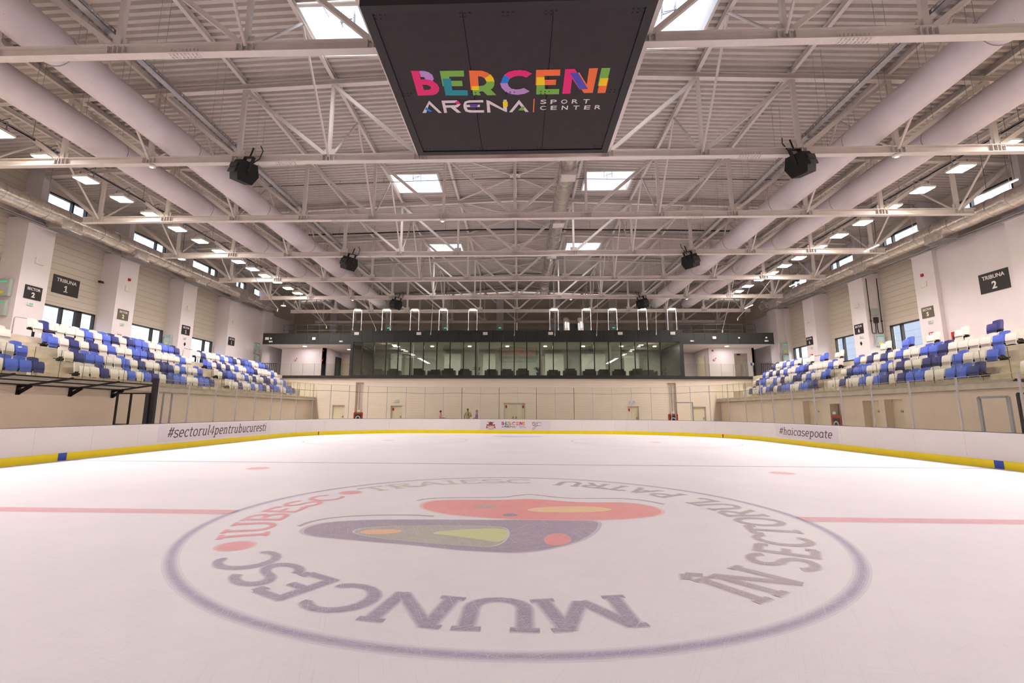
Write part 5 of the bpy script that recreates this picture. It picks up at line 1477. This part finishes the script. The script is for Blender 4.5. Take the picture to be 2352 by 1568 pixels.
# =================================================================== DOORS AND NICHES
ND = [0]
def door_far(xa, xb, h, label, leaves=1, push=True):
    ND[0] += 1
    t = bpy.data.objects.new('door_%d' % ND[0], None); COL.objects.link(t); t.location = ((xa+xb)/2, FY + .2, 0); struct(t, label, 'door')
    mb = MB(); f = .05
    mb.box(xa, xa + f, FY + .02, FY + .3, 0, h); mb.box(xb - f, xb, FY + .02, FY + .3, 0, h); mb.box(xa, xb, FY + .02, FY + .3, h - f, h); mb.build('door_frame', M['steel'], t)
    w = (xb - xa - 2*f) / leaves
    for i in range(leaves):
        mb = MB(); mb.box(xa + f + i*w + .004, xa + f + (i+1)*w - .004, FY + .16, FY + .21, .1, h - f); lf = mb.build('door_leaf', M['door'], t)
        mb = MB(); xh = xa + f + (i+1)*w - .12 if i == 0 else xa + f + i*w + .12
        mb.box(xh - .02, xh + .02, FY + .12, FY + .16, 1.05, 1.25); mb.bar((xh, FY + .12, 1.15), (xh - .12 if i == 0 else xh + .12, FY + .12, 1.15), .03, .03); mb.build('handle', M['galv'], lf)
        if push:
            xn = xa + f + i*w + (.16 if i == 0 else w - .16); mb = MB(); mb.box(xn - .07, xn + .07, FY + .15, FY + .16, h - .45, h - .22); mb.build('notice', M['red'], lf)
for xa, xb, h, lab, lv, ps in ((-16.17, -15.05, 2.16, 'cream door at the left end of the far wall', 1, False), (-11.04, -9.98, 2.14, 'cream door left of the middle of the far wall', 1, True),
        (-1.23, .64, 2.40, 'cream double door in the middle of the far wall', 2, True), (9.26, 10.29, 2.17, 'cream door right of the middle of the far wall', 1, True), (14.75, 15.9, 2.15, 'cream door at the right end of the far wall', 1, False)):
    door_far(xa, xb, h, lab, lv, ps)
for i, x in enumerate((-10.55, 9.75)):
    t = thing('exit_sign', 'white exit sign over the far wall door %s of centre' % ('left', 'right')[i], 'exit sign', (x, FY, 2.5), 'exit signs on the far wall')
    mb = MB(); mb.box(x - .22, x + .22, FY - .08, FY, 2.42, 2.64); mb.build('body', M['sign_white'], t)
    mb = MB(); mb.box(x - .02, x + .18, FY - .085, FY - .08, 2.46, 2.6); mb.build('pictogram', M['green_pale'], t)
def door_right(ya, yb, h, label):
    ND[0] += 1
    t = bpy.data.objects.new('door_%d' % ND[0], None); COL.objects.link(t); t.location = (17.6, (ya+yb)/2, 0); struct(t, label, 'door')
    mb = MB(); mb.box(17.5, 17.55, ya, yb, .1, h); lf = mb.build('door_leaf', M['door'], t)
    mb = MB(); mb.box(17.46, 17.5, ya + .1, ya + .16, 1.0, 1.2); mb.build('handle', M['galv'], lf)
    mb = MB(); mb.box(17.49, 17.5, (ya+yb)/2 - .08, (ya+yb)/2 + .08, 1.68, 1.78); mb.build('notice', M['galv'], lf)
door_right(20.2, 22.0, 2.35, 'wide cream door below the right stand, farthest'); door_right(15.75, 16.85, 2.25, 'cream door below the right stand beside the red hydrant'); door_right(14.3, 15.4, 2.28, 'cream door below the right stand, nearest')
def hydrant(x, y, axis, label):
    t = thing('hydrant_cabinet', label, 'fire hydrant', (x, y, .1), 'red hydrant cabinets')
    w, h = .80, .95
    def B(mb, a, b, d0, d1, z0, z1):
        if axis == 'y': mb.box(x + a, x + b, y + d0, y + d1, z0, z1)
        else: mb.box(x + d0, x + d1, y + a, y + b, z0, z1)
    mb = MB(); B(mb, -w/2, w/2, -.02, .24, .55, 1.5); mb.build('body', M['red'], t)
    mb = MB(); B(mb, -w/2 + .12, w/2 - .12, -.03, -.02, .66, 1.38); mb.build('glass_front', M['anth'], t)
    mb = MB()
    c = (x, y - .045, 1.02) if axis == 'y' else (x - .045, y, 1.02)
    for k in range(12):
        a = 2*PI*k/12; p = (.18*math.cos(a), .18*math.sin(a)); a2 = 2*PI*(k+1)/12; q_ = (.18*math.cos(a2), .18*math.sin(a2))
        if axis == 'y': mb.tube((c[0] + p[0], c[1], c[2] + p[1]), (c[0] + q_[0], c[1], c[2] + q_[1]), .03, 6)
        else: mb.tube((c[0], c[1] + p[0], c[2] + p[1]), (c[0], c[1] + q_[0], c[2] + q_[1]), .03, 6)
    mb.build('hose_reel', M['sign_white'], t)
    mb = MB(); B(mb, -.06, .2, -.06, .0, 1.58, 1.72); mb.build('sign', M['sign_white'], t)
    mb = MB(); B(mb, -.03, .03, .1, .16, 1.5, 3.9 if axis == 'y' else 2.1); mb.build('pipe', M['galv'], t)
    mb = MB(); B(mb, -w/2 + .08, w/2 - .08, .0, .24, .1, .55); mb.build('plinth', M['red'], t)
hydrant(-13.83, FY - .02, 'y', 'red fire hydrant cabinet in the left niche of the far wall')
hydrant(13.10, FY - .02, 'y', 'red fire hydrant cabinet in the right niche of the far wall')
hydrant(17.16, 19.0, 'x', 'red fire hydrant cabinet in a niche below the right stand')
t = thing('fire_point', 'red box half hidden behind the top seats of the right stand', 'fire box', (23.7, 18.4, 5.3)); mb = MB(); mb.box(23.55, 23.75, 18.2, 18.75, 5.1, 6.0); mb.build('body', M['red'], t); mb = MB(); mb.box(23.54, 23.55, 18.3, 18.65, 5.3, 5.8); mb.build('glass_front', M['anth'], t)

# =================================================================== LOUNGE
VX0, VX1, VF = -14.75, 14.2, 33.85
mb = MB(); mb.box(VX0, VX1, VF + .12, 40.2, 4.45, 4.68); struct(mb.build('floor_lounge', M['lounge_floor']), 'lounge floor slab behind the glass', 'floor')
mb = MB(); mb.box(VX0, VX1, VF + .12, 40.2, 7.66, 7.75); mb.box(VX0, VX1, VF + .12, 40.2, 8.45, 8.6); struct(mb.build('ceiling_lounge', M['lounge_wall']), 'lounge ceiling and roof slab', 'ceiling')
for nm, xa, xb in (('wall_lounge_left', VX0, VX0 + .22), ('wall_lounge_right', VX1 - .3, VX1)):
    mb = MB(); mb.box(xa, xb, VF - .115, 40.2, 4.68, 7.63); struct(mb.build(nm, M['anth']), 'dark %s side wall of the lounge' % nm.split('_')[2], 'wall')
mb = MB(); mb.box(VX0, VX1, 39.9, 40.2, 4.68, 7.66)
for a, b in ((-12.5, -11.4), (-7.2, -5.6), (-3.4, -2.2), (2.6, 4.4), (6.0, 8.4), (10.2, 11.6)): mb.box(a, b, 38.8, 39.9, 4.68, 7.2)
struct(mb.build('wall_lounge_back', M['lounge_wall']), 'pale back wall inside the lounge', 'wall')
lounge = thing('lounge_glazing', 'long dark framed glazed lounge front above the far wall', 'glazed front', (0, VF, 4.6))
mb = MB(); mb.box(VX0, VX1, VF - .1, VF + .1, 4.50, 4.74); mb.build('sill', M['anth'], lounge)
nf = 30; w = (VX1 - VX0) / nf
for i in range(nf):
    mb = MB(); mb.box(VX0 + i*w + .008, VX0 + (i+1)*w - .008, VF - .12, VF + .1, 7.72, 8.58); mb.build('fascia_panel', M['anth'], lounge)
mb = MB(); mb.box(VX0, VX1, VF - .119, VF + .11, 8.58, 8.66); mb.box(VX0, VX1, VF - .119, VF + .1, 7.64, 7.72); mb.build('fascia_trim', M['anth'], lounge)
mpx = [840.8, 869, 897, 925.6, 954, 985, 1016, 1047, 1078, 1106, 1137.5, 1165.5, 1195, 1224, 1253.6, 1284.5, 1316, 1347, 1378, 1410.7, 1438.7, 1470, 1499, 1528]
whitei = {4, 9, 14, 19}
mx = [(-13.73 + (p - 840.8) * (27.1) / (1557 - 840.8)) for p in mpx]
for i, x in enumerate(mx):
    mb = MB(); mb.box(x - .04, x + .04, VF - .05, VF + .08, 4.74, 7.64); mb.build('mullion', M['black_metal'], lounge)
    if i in whitei: mb = MB(); mb.box(x + .05, x + .25, VF + .12, VF + .3, 4.69, 7.65); struct(mb.build('wall_column', M['box_white']), 'thin white column just behind the lounge glass, %s from the left' % ORD[sorted(whitei).index(i)], 'column')
mb = None
xs = [VX0 + .22] + mx + [VX1 - .3]
for a, b in zip(xs, xs[1:]):
    mb = MB(); mb.box(a + .02, b - .02, VF - .006, VF + .006, 4.74, 7.64); mb.build('window_pane', M['glass_vip'], lounge)
for i, x in enumerate((-11.5, -8.0, -4.5, -1.0, 2.5, 6.0, 9.5, 12.5)):
    t = thing('lounge_downlight', 'small ceiling lamp inside the lounge, %s from the left' % ORD[i], 'lamp', (x, 36.4, 7.6), 'lounge ceiling lamps')
    mb = MB(); mb.lathe([(.16, -.03), (.16, .02)], (x, 36.4, 7.6), 14); mb.build('lens', M['small_lit'], t)
    d = bpy.data.lights.new('lounge', 'AREA'); d.shape = 'DISK'; d.size = .3; d.energy = 120; d.color = (1, .95, .88); o = bpy.data.objects.new('lounge_light', d); COL.objects.link(o); o.location = (x, 36.4, 7.55)
# sofas, plants
sofa = thing('armchair', '', 'armchair', (0, 0, 0), 'lounge armchairs')
mb = MB(); mb.box(-.42, .42, -.36, .36, .12, .42); mb.build('seat', M['sofa'], sofa)
mb = MB(); mb.box(-.42, .42, .28, .46, .12, .74); mb.build('backrest', M['sofa'], sofa)
for s in (-1, 1): mb = MB(); mb.box(min(s*.42, s*.58), max(s*.42, s*.58), -.4, .46, .08, .58); mb.build('armrest', M['sofa'], sofa)
for sx in (-.5, .5):
    for sy in (-.3, .36): mb = MB(); mb.box(sx - .03, sx + .03, sy - .03, sy + .03, 0, .12); mb.build('leg', M['black'], sofa)
sf = family(sofa)
sx_ = [-12.8, -11.3, -9.0, -7.6, -6.2, -4.8, -2.4, -1.0, .4, 3.2, 4.6, 6.4, 7.7, 9.0, 10.5, 11.8]
for i, x in enumerate(sx_):
    lab = 'dark green armchair behind the lounge glass, %s from the left' % ORD[i]; rz = PI if i % 3 else 0.0
    if i == 0: sofa.location = (x, 35.3, 4.68); sofa['label'] = lab; sofa.rotation_euler = (0, 0, rz)
    else: dup(sofa, sf, (x, 35.3 + (.5 if i % 2 else 0), 4.68), rz, lab)
pl = thing('potted_plant', '', 'plant', (0, 0, 0), 'lounge plants')
mb = MB(); mb.lathe([(.14, 0), (.2, .35), (.2, .38)], (0, 0, 0), 14); mb.build('pot', M['pot'], pl, True)
mb = MB()
for k in range(46):
    a = RND.uniform(0, 2*PI); l = RND.uniform(.3, .6); h = RND.uniform(.4, .75); c, s_ = math.cos(a), math.sin(a); wd = .05
    p = [(0, 0, .36), (c*l*.5 - s_*wd, s_*l*.5 + c*wd, .36 + h*.7), (c*l, s_*l, .36 + h*.6), (c*l*.5 + s_*wd, s_*l*.5 - c*wd, .36 + h*.66)]
    mb.poly(p)
mb.build('leaves', M['leaf'], pl); pf = family(pl)
for i, x in enumerate((-13.9, -3.6, 1.8, 12.9)):
    lab = 'leafy green potted plant inside the lounge, %s from the left' % ORD[i]
    if i == 0: pl.location = (x, 34.7, 4.68); pl['label'] = lab
    else: dup(pl, pf, (x, 34.7, 4.68), i*1.3, lab)
# fittings on the dark fascia
for i, x in enumerate((-14.25, -8.72, -2.86, 2.84, 8.85, 13.35)):
    t = thing('fascia_light', 'small white box light on the lounge fascia, %s from the left' % ORD[i], 'emergency light', (x, VF - .12, 8.32), 'box lights on the lounge fascia')
    mb = MB(); mb.box(x - .2, x + .2, VF - .2, VF - .12, 8.26, 8.5); mb.build('body', M['box_white'], t); mb = MB(); mb.box(x - .1, x + .1, VF - .21, VF - .2, 8.32, 8.44); mb.build('grille', M['steel'], t)
# air handling unit and foil pipes on the roof
t = thing('ventilation_unit', 'dark ventilation unit with two foil pipes on the lounge roof', 'ventilation unit', (4.6, 36.5, 8.6))
mb = MB(); mb.box(3.0, 6.6, 36.2, 38.2, 8.605, 9.7); mb.build('casing', M['anth'], t)
for x in (4.45, 5.7): mb = MB(); mb.path([(x, 35.7, 8.62), (x, 35.7, 9.6), (x, 35.9, 9.9), (x, 36.3, 10.0)], .3, 16); mb.build('foil_pipe', M['foil'], t, True)
mb = MB(); mb.tube((-.1, 35.4, 8.66), (-.1, 35.4, 9.6), .05, 8); mb.ball((-.1, 35.4, 9.62), .08, .08, .08); mb.build('vent_pipe', M['alu'], t)
for s, xa, xb in ((-1, -21.5, -14.9), (1, 14.3, 21.0)):
    t = thing('roof_guard_rail', 'thin dark guard rail on the %s wing roof' % ('left' if s < 0 else 'right'), 'railing', (xa, 35, 8.4))
    mb = MB(); mb.tube((xa, 35.0, 9.4), (xb, 35.0, 9.4), .025, 6); mb.tube((xa, 35.0, 8.9), (xb, 35.0, 8.9), .02, 6); mb.build('rail', M['anth'], t)
    mb = MB()
    for k in range(7): mb.tube((xa + k*(xb-xa)/6, 35.0, 8.4), (xa + k*(xb-xa)/6, 35.0, 9.4), .025, 6)
    mb.build('post', M['anth'], t)

# wings left and right of the lounge
def wing(s, name):
    x_in = VX0 if s < 0 else VX1; x_out = -22.75 if s < 0 else 21.95
    xa, xb = min(x_in, x_out), max(x_in, x_out)
    t = thing('gallery_fascia', 'dark panelled fascia over the open gallery %s of the lounge' % name, 'fascia', (x_out, VF, 7.5))
    n = 8; w = (xb - xa) / n
    for i in range(n): mb = MB(); mb.box(xa + i*w + .008, xa + (i+1)*w - .008, VF, VF + .1, 7.5, 8.38); mb.build('fascia_panel', M['anth'], t)
    mb = MB(); mb.box(xa, xb, VF - .02, VF + .1, 8.36, 8.44); mb.build('top_trim', M['anth'], t)
    mb = MB(); mb.box(xa, xb, VF - .01, VF + .1, 7.46, 7.52); mb.build('bottom_trim', M['anth'], t)
    mb = MB(); mb.box(xa, xb, VF + .12, 41, 8.3, 8.42); mb.box(xa, xb, VF + .12, 41, 7.46, 7.52)
    struct(mb.build('ceiling_gallery_' + name, M['white_wall']), 'ceiling of the open gallery %s of the lounge' % name, 'ceiling')
    xw = -21.0 if s < 0 else 20.4
    mb = MB(); mb.box(min(xw, x_in), max(xw, x_in), VF + .12, 41, 4.45, 4.68)
    struct(mb.build('floor_gallery_' + name, M['concrete']), 'floor of the open gallery %s of the lounge' % name, 'floor')
    mb = MB(); mb.box(min(xw, x_in), max(xw, x_in), VF - .04, VF + .1, 4.45, 4.69)
    struct(mb.build('trim_gallery_' + name, M['anth_dark']), 'black slab edge of the %s gallery' % name, 'slab edge')
    for gi, (x, gy) in enumerate(((-22.4, 37.6), (-19.5, 35.2), (-16.2, 37.5)) if s < 0 else ((15.2, 37.5), (18.5, 35.2), (21.6, 37.6))):  # fill lamps with lit discs, added to brighten the dark galleries
        gt = thing('gallery_fill_lamp', 'added round fill lamp in the %s gallery, %s from the left' % (name, ORD[gi]), 'lamp', (x, gy, 7.45), 'added gallery fill lamps')
        mb = MB(); mb.lathe([(.17, -.03), (.17, 0)], (x, gy, 7.46), 14); mb.build('lens', M['small_lit'], gt)
        d = bpy.data.lights.new('gallery', 'AREA'); d.shape = 'DISK'; d.size = .3; d.energy = 45; d.color = (1, .9, .88); o = bpy.data.objects.new('gallery_fill_light', d); COL.objects.link(o); o.location = (x, gy, 7.42)
def gwall(name, boxes, m, label):
    mb = MB()
    for b in boxes: mb.box(*b)
    return struct(mb.build(name, m), label, 'wall')
wing(-1, 'left'); wing(1, 'right')
gwall('wall_gallery_left', [(-22.2, -18.05, 36.4, 36.7, 4.68, 7.46), (-18.35, -18.05, 36.4, 40.5, 4.68, 7.46)], M['white_wall'], 'white wall at the back of the left gallery')
gwall('wall_corridor_left', [(-18.05, VX0, 40.3, 40.5, 4.68, 7.46)], M['white_wall'], 'end wall of the left gallery corridor')
ND = ND
def gdoor(boxes, m, label, handle=None):
    ND[0] += 1
    t = bpy.data.objects.new('door_%d' % ND[0], None); COL.objects.link(t); t.location = boxes[0][0:6:2]; struct(t, label, 'door')
    for b in boxes: mb = MB(); mb.box(*b); lf = mb.build('door_leaf', m, t)
    if handle: mb = MB(); mb.box(*handle); mb.build('handle', M['galv'], lf)
gdoor([(-18.02, -17.92, 38.9, 40.2, 4.69, 6.9)], M['anth'], 'dark open door in the left gallery corridor')
gdoor([(-17.8, -16.75, 40.22, 40.3, 4.69, 6.85)], M['door'], 'cream door at the end of the left gallery corridor', (-17.0, -16.86, 40.18, 40.22, 5.6, 5.66))
t = thing('corridor_lamp', 'small lit ceiling lamp in the left gallery corridor', 'lamp', (-15.4, 39.2, 7.4)); mb = MB(); mb.box(-15.6, -15.2, 39.0, 39.4, 7.42, 7.46); mb.build('lens', M['small_lit'], t)
mb = MB(); wall_cut(mb, 'x', 36.4, 36.7, 17.35, 21.4, 4.68, 7.46, [(19.6, 20.8, 4.68, 6.95)]); mb.box(17.35, 17.55, 36.7, 40.5, 4.68, 7.46); mb.box(21.2, 21.4, 36.4, 40.5, 4.68, 7.46); struct(mb.build('wall_gallery_right', M['white_wall']), 'white wall with the lift at the back of the right gallery', 'wall')
gwall('wall_corridor_right', [(VX1, 17.35, 40.3, 40.5, 4.68, 7.46)], M['white_wall'], 'end wall of the right gallery corridor')
gdoor([(19.6, 20.195, 36.56, 36.6, 4.69, 6.95), (20.205, 20.8, 36.56, 36.6, 4.69, 6.95)], M['lift'], 'brushed steel lift doors in the right gallery')
t = thing('lift_display', 'small black display over the lift doors', 'display', (20.1, 36.5, 6.8)); mb = MB(); mb.box(19.92, 20.2, 36.5, 36.56, 6.8, 6.94); mb.build('screen', M['black'], t)
gdoor([(14.9, 15.6, 40.2, 40.3, 4.69, 6.8)], M['lounge_wall'], 'pale door at the end of the right gallery corridor')
gdoor([(17.24, 17.34, 37.3, 38.8, 4.69, 6.85)], M['door'], 'cream side door in the right gallery corridor')
t = thing('notice_plate', 'small blue and white notice beside the lift', 'notice', (20.45, 36.4, 5.9)); mb = MB(); mb.box(21.0, 21.3, 36.38, 36.4, 5.85, 6.1); mb.build('plate', M['sign_white'], t); mb = MB(); mb.box(21.0, 21.15, 36.37, 36.38, 5.85, 6.1); mb.build('panel', M['blue_sign'], t)
for i, (x, y, z) in enumerate(((-20.87, 36.4, 6.3), (-18.3, 36.4, 6.3), (-18.25, 36.4, 7.2), (17.8, 36.4, 6.35), (17.7, 36.4, 7.2))):
    t = thing('alarm_button', 'small round red alarm fitting on a gallery wall, %s from the left' % ORD[i], 'alarm', (x, y, z), 'red alarm fittings on the galleries')
    mb = MB(); mb.tube((x, y, z), (x, y - .05, z), .09, 12); mb.build('body', M['red'], t); mb = MB(); mb.tube((x, y - .05, z), (x, y - .06, z), .045, 10); mb.build('button', M['sign_white'] if i in (0, 1, 3) else M['black'], t)
    if i in (0, 1, 3): mb = MB(); mb.box(x + .1, x + .18, y - .04, y, z + .12, z + .2); mb.build('sounder', M['red'], t)
for i, (x, z) in enumerate(((-22.35, 7.95), (-18.1, 7.95), (16.9, 8.0))):
    t = thing('fascia_light', 'small square box light on the %s gallery fascia' % ('left outer', 'left inner', 'right')[i], 'emergency light', (x, VF, z), 'box lights on the gallery fascias')
    mb = MB(); mb.box(x - .15, x + .15, VF - .08, VF, z - .1, z + .12); mb.build('body', M['box_white'], t); mb = MB(); mb.box(x - .08, x + .08, VF - .09, VF - .08, z - .05, z + .07); mb.build('grille', M['steel'], t)
for i, (x, z) in enumerate(((-22.0, 7.68), (-15.65, 7.7), (15.0, 7.72), (21.3, 7.72))):
    t = thing('exit_light', 'lit white exit light on the gallery fascia, %s from the left' % ORD[i], 'exit sign', (x, VF, z), 'exit lights on the gallery fascias')
    mb = MB(); mb.box(x - .15, x + .15, VF - .06, VF, z - .05, z + .07); mb.build('body', M['sign_white'], t); mb = MB(); mb.box(x + .02, x + .13, VF - .07, VF - .06, z - .03, z + .05); mb.build('pictogram', M['green_pale'], t)
for i, (x, z) in enumerate(((-22.0, 7.97), (19.0, 7.98), (21.3, 8.0))):
    t = thing('camera_dome', 'tiny white camera dome on the %s fascia' % ('left gallery', 'right gallery inner', 'right gallery outer')[i], 'camera', (x, VF, z)); mb = MB(); mb.ball((x, VF - .05, z), .08, .08, .08, 10); mb.build('dome', M['box_white'], t, True)
    mb = MB(); mb.tube((x, VF, z + .03), (x, VF - .05, z + .03), .05, 10); mb.build('mount', M['box_white'], t)
def gallery_glass(xa, xb, nm):
    n = 6; w = (xb - xa) / n
    for i in range(n):
        t = thing('gallery_glass_pane', 'clear glass railing pane on the %s gallery, %s from the left' % (nm, ORD[i]), 'glass pane', (xa + (i+.5)*w, VF - .05, 4.68), 'glass railing panes of the galleries')
        mb = MB(); mb.box(xa + i*w + .01, xa + (i+1)*w - .01, VF - .06, VF - .045, 4.55, 5.75); mb.build('glass', M['glass_green'], t)
        mb = MB(); mb.box(xa + i*w - .004, xa + i*w + .008, VF - .062, VF - .043, 4.55, 5.75); mb.build('edge', M['wire'], t)
gallery_glass(-21.0, VX0, 'left'); gallery_glass(VX1, 20.4, 'right')
for s, xa, xb in ((-1, -24.3, -21.1), (1, 20.55, 23.6)):
    t = thing('baluster_railing', 'black baluster railing closing the %s walkway' % ('left' if s < 0 else 'right'), 'railing', (xa, 33.6, 4.7))
    mb = MB(); mb.bar((xa, 33.6, 5.72), (xb, 33.6, 5.72), .06, .05); mb.bar((xa, 33.6, 4.80), (xb, 33.6, 4.80), .04, .04); mb.build('rail', M['black_metal'], t)
    for k in range(20):
        mb = MB(); x = xa + .05 + k*(xb - xa - .1)/19; mb.box(x - .02, x + .02, 33.58, 33.62, 4.70, 5.70); mb.build('baluster', M['black_metal'], t)

# back wall columns and green lights
for i, x in enumerate((-20.5, -14.3, -8.0, -2.0, 4.2, 10.3, 16.3)):
    mb = MB(); mb.box(x - .38, x + .38, Y1 - .5, Y1, 0, 14.3); o = mb.build('wall_column', M['white_wall']); struct(o, 'pale column on the back wall, %s from the left' % ORD[i], 'column')
    if 0 < i < 6:
        t = thing('exit_light', 'green lit exit light on the back wall, %s from the left' % ORD[i - 1], 'exit sign', (x, Y1 - .5, 10.5), 'green exit lights on the back wall')
        mb = MB(); mb.box(x - .18, x + .18, Y1 - .58, Y1 - .5, 10.55, 10.75); mb.build('body', M['anth'], t); mb = MB(); mb.box(x - .15, x + .15, Y1 - .59, Y1 - .58, 10.58, 10.72); mb.build('pictogram', M['green_lit'], t)

# =================================================================== PEOPLE
def skin_mesh(name, joints, edges, m, parent, lvl=2):
    me = bpy.data.meshes.new(name); me.from_pydata([j[0] for j in joints], edges, [])
    ob = bpy.data.objects.new(name, me); COL.objects.link(ob)
    md = ob.modifiers.new('Skin', 'SKIN'); md.use_smooth_shade = True
    for i, j in enumerate(joints):
        r = j[1]; me.skin_vertices[0].data[i].radius = (r, r) if not isinstance(r, tuple) else r
        me.skin_vertices[0].data[i].use_root = (i == 0)
    s2 = ob.modifiers.new('Sub', 'SUBSURF'); s2.levels = s2.render_levels = lvl
    dg = bpy.context.evaluated_depsgraph_get(); dg.update()
    out = bpy.data.meshes.new_from_object(ob.evaluated_get(dg)); out.name = name
    bpy.data.objects.remove(ob)
    out.materials.clear(); out.materials.append(m)
    for p_ in out.polygons: p_.use_smooth = True
    o = bpy.data.objects.new(name, out); COL.objects.link(o); o.parent = parent
    return o
def person(loc, rz, scale, armL, armR, skin_m, hair_m, shirt_m, label, head_turn=(0, 0), extra=None):
    """stands facing local -y; arms are (elbow, wrist, hand direction)"""
    t = thing('person', label, 'person', loc); t.rotation_euler = (0, 0, rz); t.scale = (scale,)*3
    J, E = [], []
    def j(p, r, parent=None):
        J.append((Vector(p), r)); i = len(J) - 1
        if parent is not None: E.append((parent, i))
        return i
    pel = j((0, 0, .95), (.15, .11)); wa = j((0, 0, 1.12), (.14, .10), pel); ch = j((0, .01, 1.32), (.165, .11), wa); nb = j((0, .015, 1.47), (.075, .07), ch); nk = j((0, .0, 1.53), .056, nb)
    hx, hy = head_turn
    jaw = j((hx*.3, -.015 + hy, 1.585), (.064, .075), nk); fc = j((hx*.3, -.01 + hy, 1.66), (.076, .09), jaw); tp = j((hx*.3, .01 + hy, 1.735), (.062, .075), fc)
    j((hx*.3, -.105 + hy, 1.645), .014, fc)                                   # nose
    for s in (-1, 1): j((hx*.3 + s*.083, .005 + hy, 1.65), .018, fc)           # ears
    for s, arm in ((-1, armL), (1, armR)):
        sh = j((s*.185, .015, 1.43), .062, ch); el = j(arm[0], .044, sh); wr = j(arm[1], .031, el)
        d = (Vector(arm[1]) - Vector(arm[0])).normalized() if arm[2] is None else Vector(arm[2]).normalized()
        side = d.cross(Vector((0, 0, 1))); side = side.normalized() if side.length > .2 else Vector((1, 0, 0))
        pm_ = j(Vector(arm[1]) + d*.06, (.034, .022), wr)
        for k, (off, ln) in enumerate(((-.030, .07), (-.010, .085), (.010, .08), (.030, .062))):
            a = j(Vector(arm[1]) + d*.105 + side*off, .010, pm_); b = j(Vector(arm[1]) + d*(.105 + ln*.55) + side*off - Vector((0, 0, .012)), .009, a); j(Vector(arm[1]) + d*(.105 + ln) + side*off - Vector((0, 0, .03)), .008, b)
        th = j(Vector(arm[1]) + d*.055 + side*.045*-s, .011, pm_); j(Vector(arm[1]) + d*.095 + side*.062*-s, .009, th)
    for s in (-1, 1):
        hp = j((s*.095, 0, .90), .088, pel); kn = j((s*.105, -.015, .50), .058, hp); an = j((s*.11, .01, .10), .038, kn); j((s*.12, -.13, .045), (.04, .03), an)
    skin_mesh('body', J, E, skin_m, t)
    J, E = [], []
    pel = j((0, 0, .84), (.19, .15)); w0 = j((0, 0, .97), (.185, .14), pel); wa = j((0, 0, 1.12), (.17, .125), w0); ch = j((0, .01, 1.32), (.185, .13), wa); nb = j((0, .015, 1.45), (.10, .085), ch)
    for s, arm in ((-1, armL), (1, armR)):
        sh = j((s*.19, .015, 1.425), .078, ch); j(Vector((s*.19, .015, 1.42)).lerp(Vector(arm[0]), .78), .072, sh)
    skin_mesh('shirt', J, E, shirt_m, t)
    J, E = [], []
    pel = j((0, 0, .95), (.178, .14))
    for s in (-1, 1): hp = j((s*.095, 0, .86), .10, pel); kn = j((s*.105, -.01, .50), .075, hp); j((s*.11, .01, .11), .06, kn)
    skin_mesh('trousers', J, E, M['trousers'], t)
    cx, cy = hx*.3, hy
    o = bpy.data.objects
    mb = MB()
    vs, fs = [], []
    for k in range(7):
        a = PI*.66*k/6
        for i in range(16):
            b = 2*PI*i/16; rr = 1.0 + .02*math.sin(5*b)
            front = max(0, -math.sin(b)); aa = a * (1 - .46*front)
            vs.append((cx + .088*rr*math.sin(aa)*math.cos(b), cy + .012 + .108*rr*math.sin(aa)*math.sin(b), 1.655 + .128*rr*math.cos(aa)))
    for k in range(6):
        for i in range(16): fs.append((k*16+i, (k+1)*16+i, (k+1)*16+(i+1) % 16, k*16+(i+1) % 16))
    ob = local_build(vs, fs, 'hair', hair_m, t)
    for s in (-1, 1):
        m2 = MB(); m2.ball((cx + s*.033, cy - .086, 1.672), .013, .008, .008, 8); local_build(m2.v, m2.f, 'eye', M['black'], t)
    m2 = MB(); m2.box(cx - .025, cx + .025, cy - .094, cy - .086, 1.606, 1.613); local_build(m2.v, m2.f, 'mouth', M['red'], t)
    for s in (-1, 1): m2 = MB(); m2.box(s*.12 - .05, s*.12 + .05, -.19, .06, 0, .075); local_build(m2.v, m2.f, 'shoe', M['black'], t)
    if extra: extra(t)
    return t
def local_build(vs, fs, name, m, parent):
    me = bpy.data.meshes.new(name); me.from_pydata(vs, [], fs); me.materials.append(m); me.polygons.foreach_set('use_smooth', [True]*len(me.polygons)); me.update()
    o = bpy.data.objects.new(name, me); COL.objects.link(o); o.parent = parent
    return o
PZ = .10
def tie(t): m2 = MB(); m2.prism([(-.02, 1.46), (.02, 1.46), (.028, 1.2), (0, 1.16), (-.028, 1.2)], (0, -.135, 0), (1, 0, 0), (0, 0, 1), .01); local_build(m2.v, m2.f, 'tie', M['black'], t)
person((-6.25, 31.5, PZ), math.radians(80), .91, ((-.24, .0, 1.16), (-.16, -.24, 1.10), None), ((.24, .0, 1.16), (.14, -.26, 1.12), None), M['skin'], M['hair'], M['pink'], 'person in a pink shirt holding a sheet behind the far boards')
person((-4.05, 31.5, PZ), math.radians(20), 1.0, ((-.27, .04, 1.15), (-.26, -.02, .92), None), ((.30, -.02, 1.17), (.08, -.25, 1.14), None), M['skin_dark'], M['hair'], M['khaki'], 'person in a khaki shirt and dark tie holding one arm across the chest', extra=tie)
person((-3.33, 31.5, PZ), math.radians(-75), .94, ((-.25, -.02, 1.15), (-.18, -.22, 1.05), None), ((.34, .0, 1.36), (.20, .05, 1.58), (-.4, -.1, .5)), M['skin'], M['hair_grey'], M['purple'], 'grey haired person in a lilac shirt with one hand at the neck')
t = thing('paper_sheet', 'pale sheet of paper in the hands of the person in pink', 'paper', (-5.86, 31.44, 1.16)); mb = MB(); mb.bar((-5.92, 31.44, 1.115), (-5.72, 31.44, 1.24), .22, .006, (-.5, 0, .85)); mb.build('sheet', M['paper'], t)
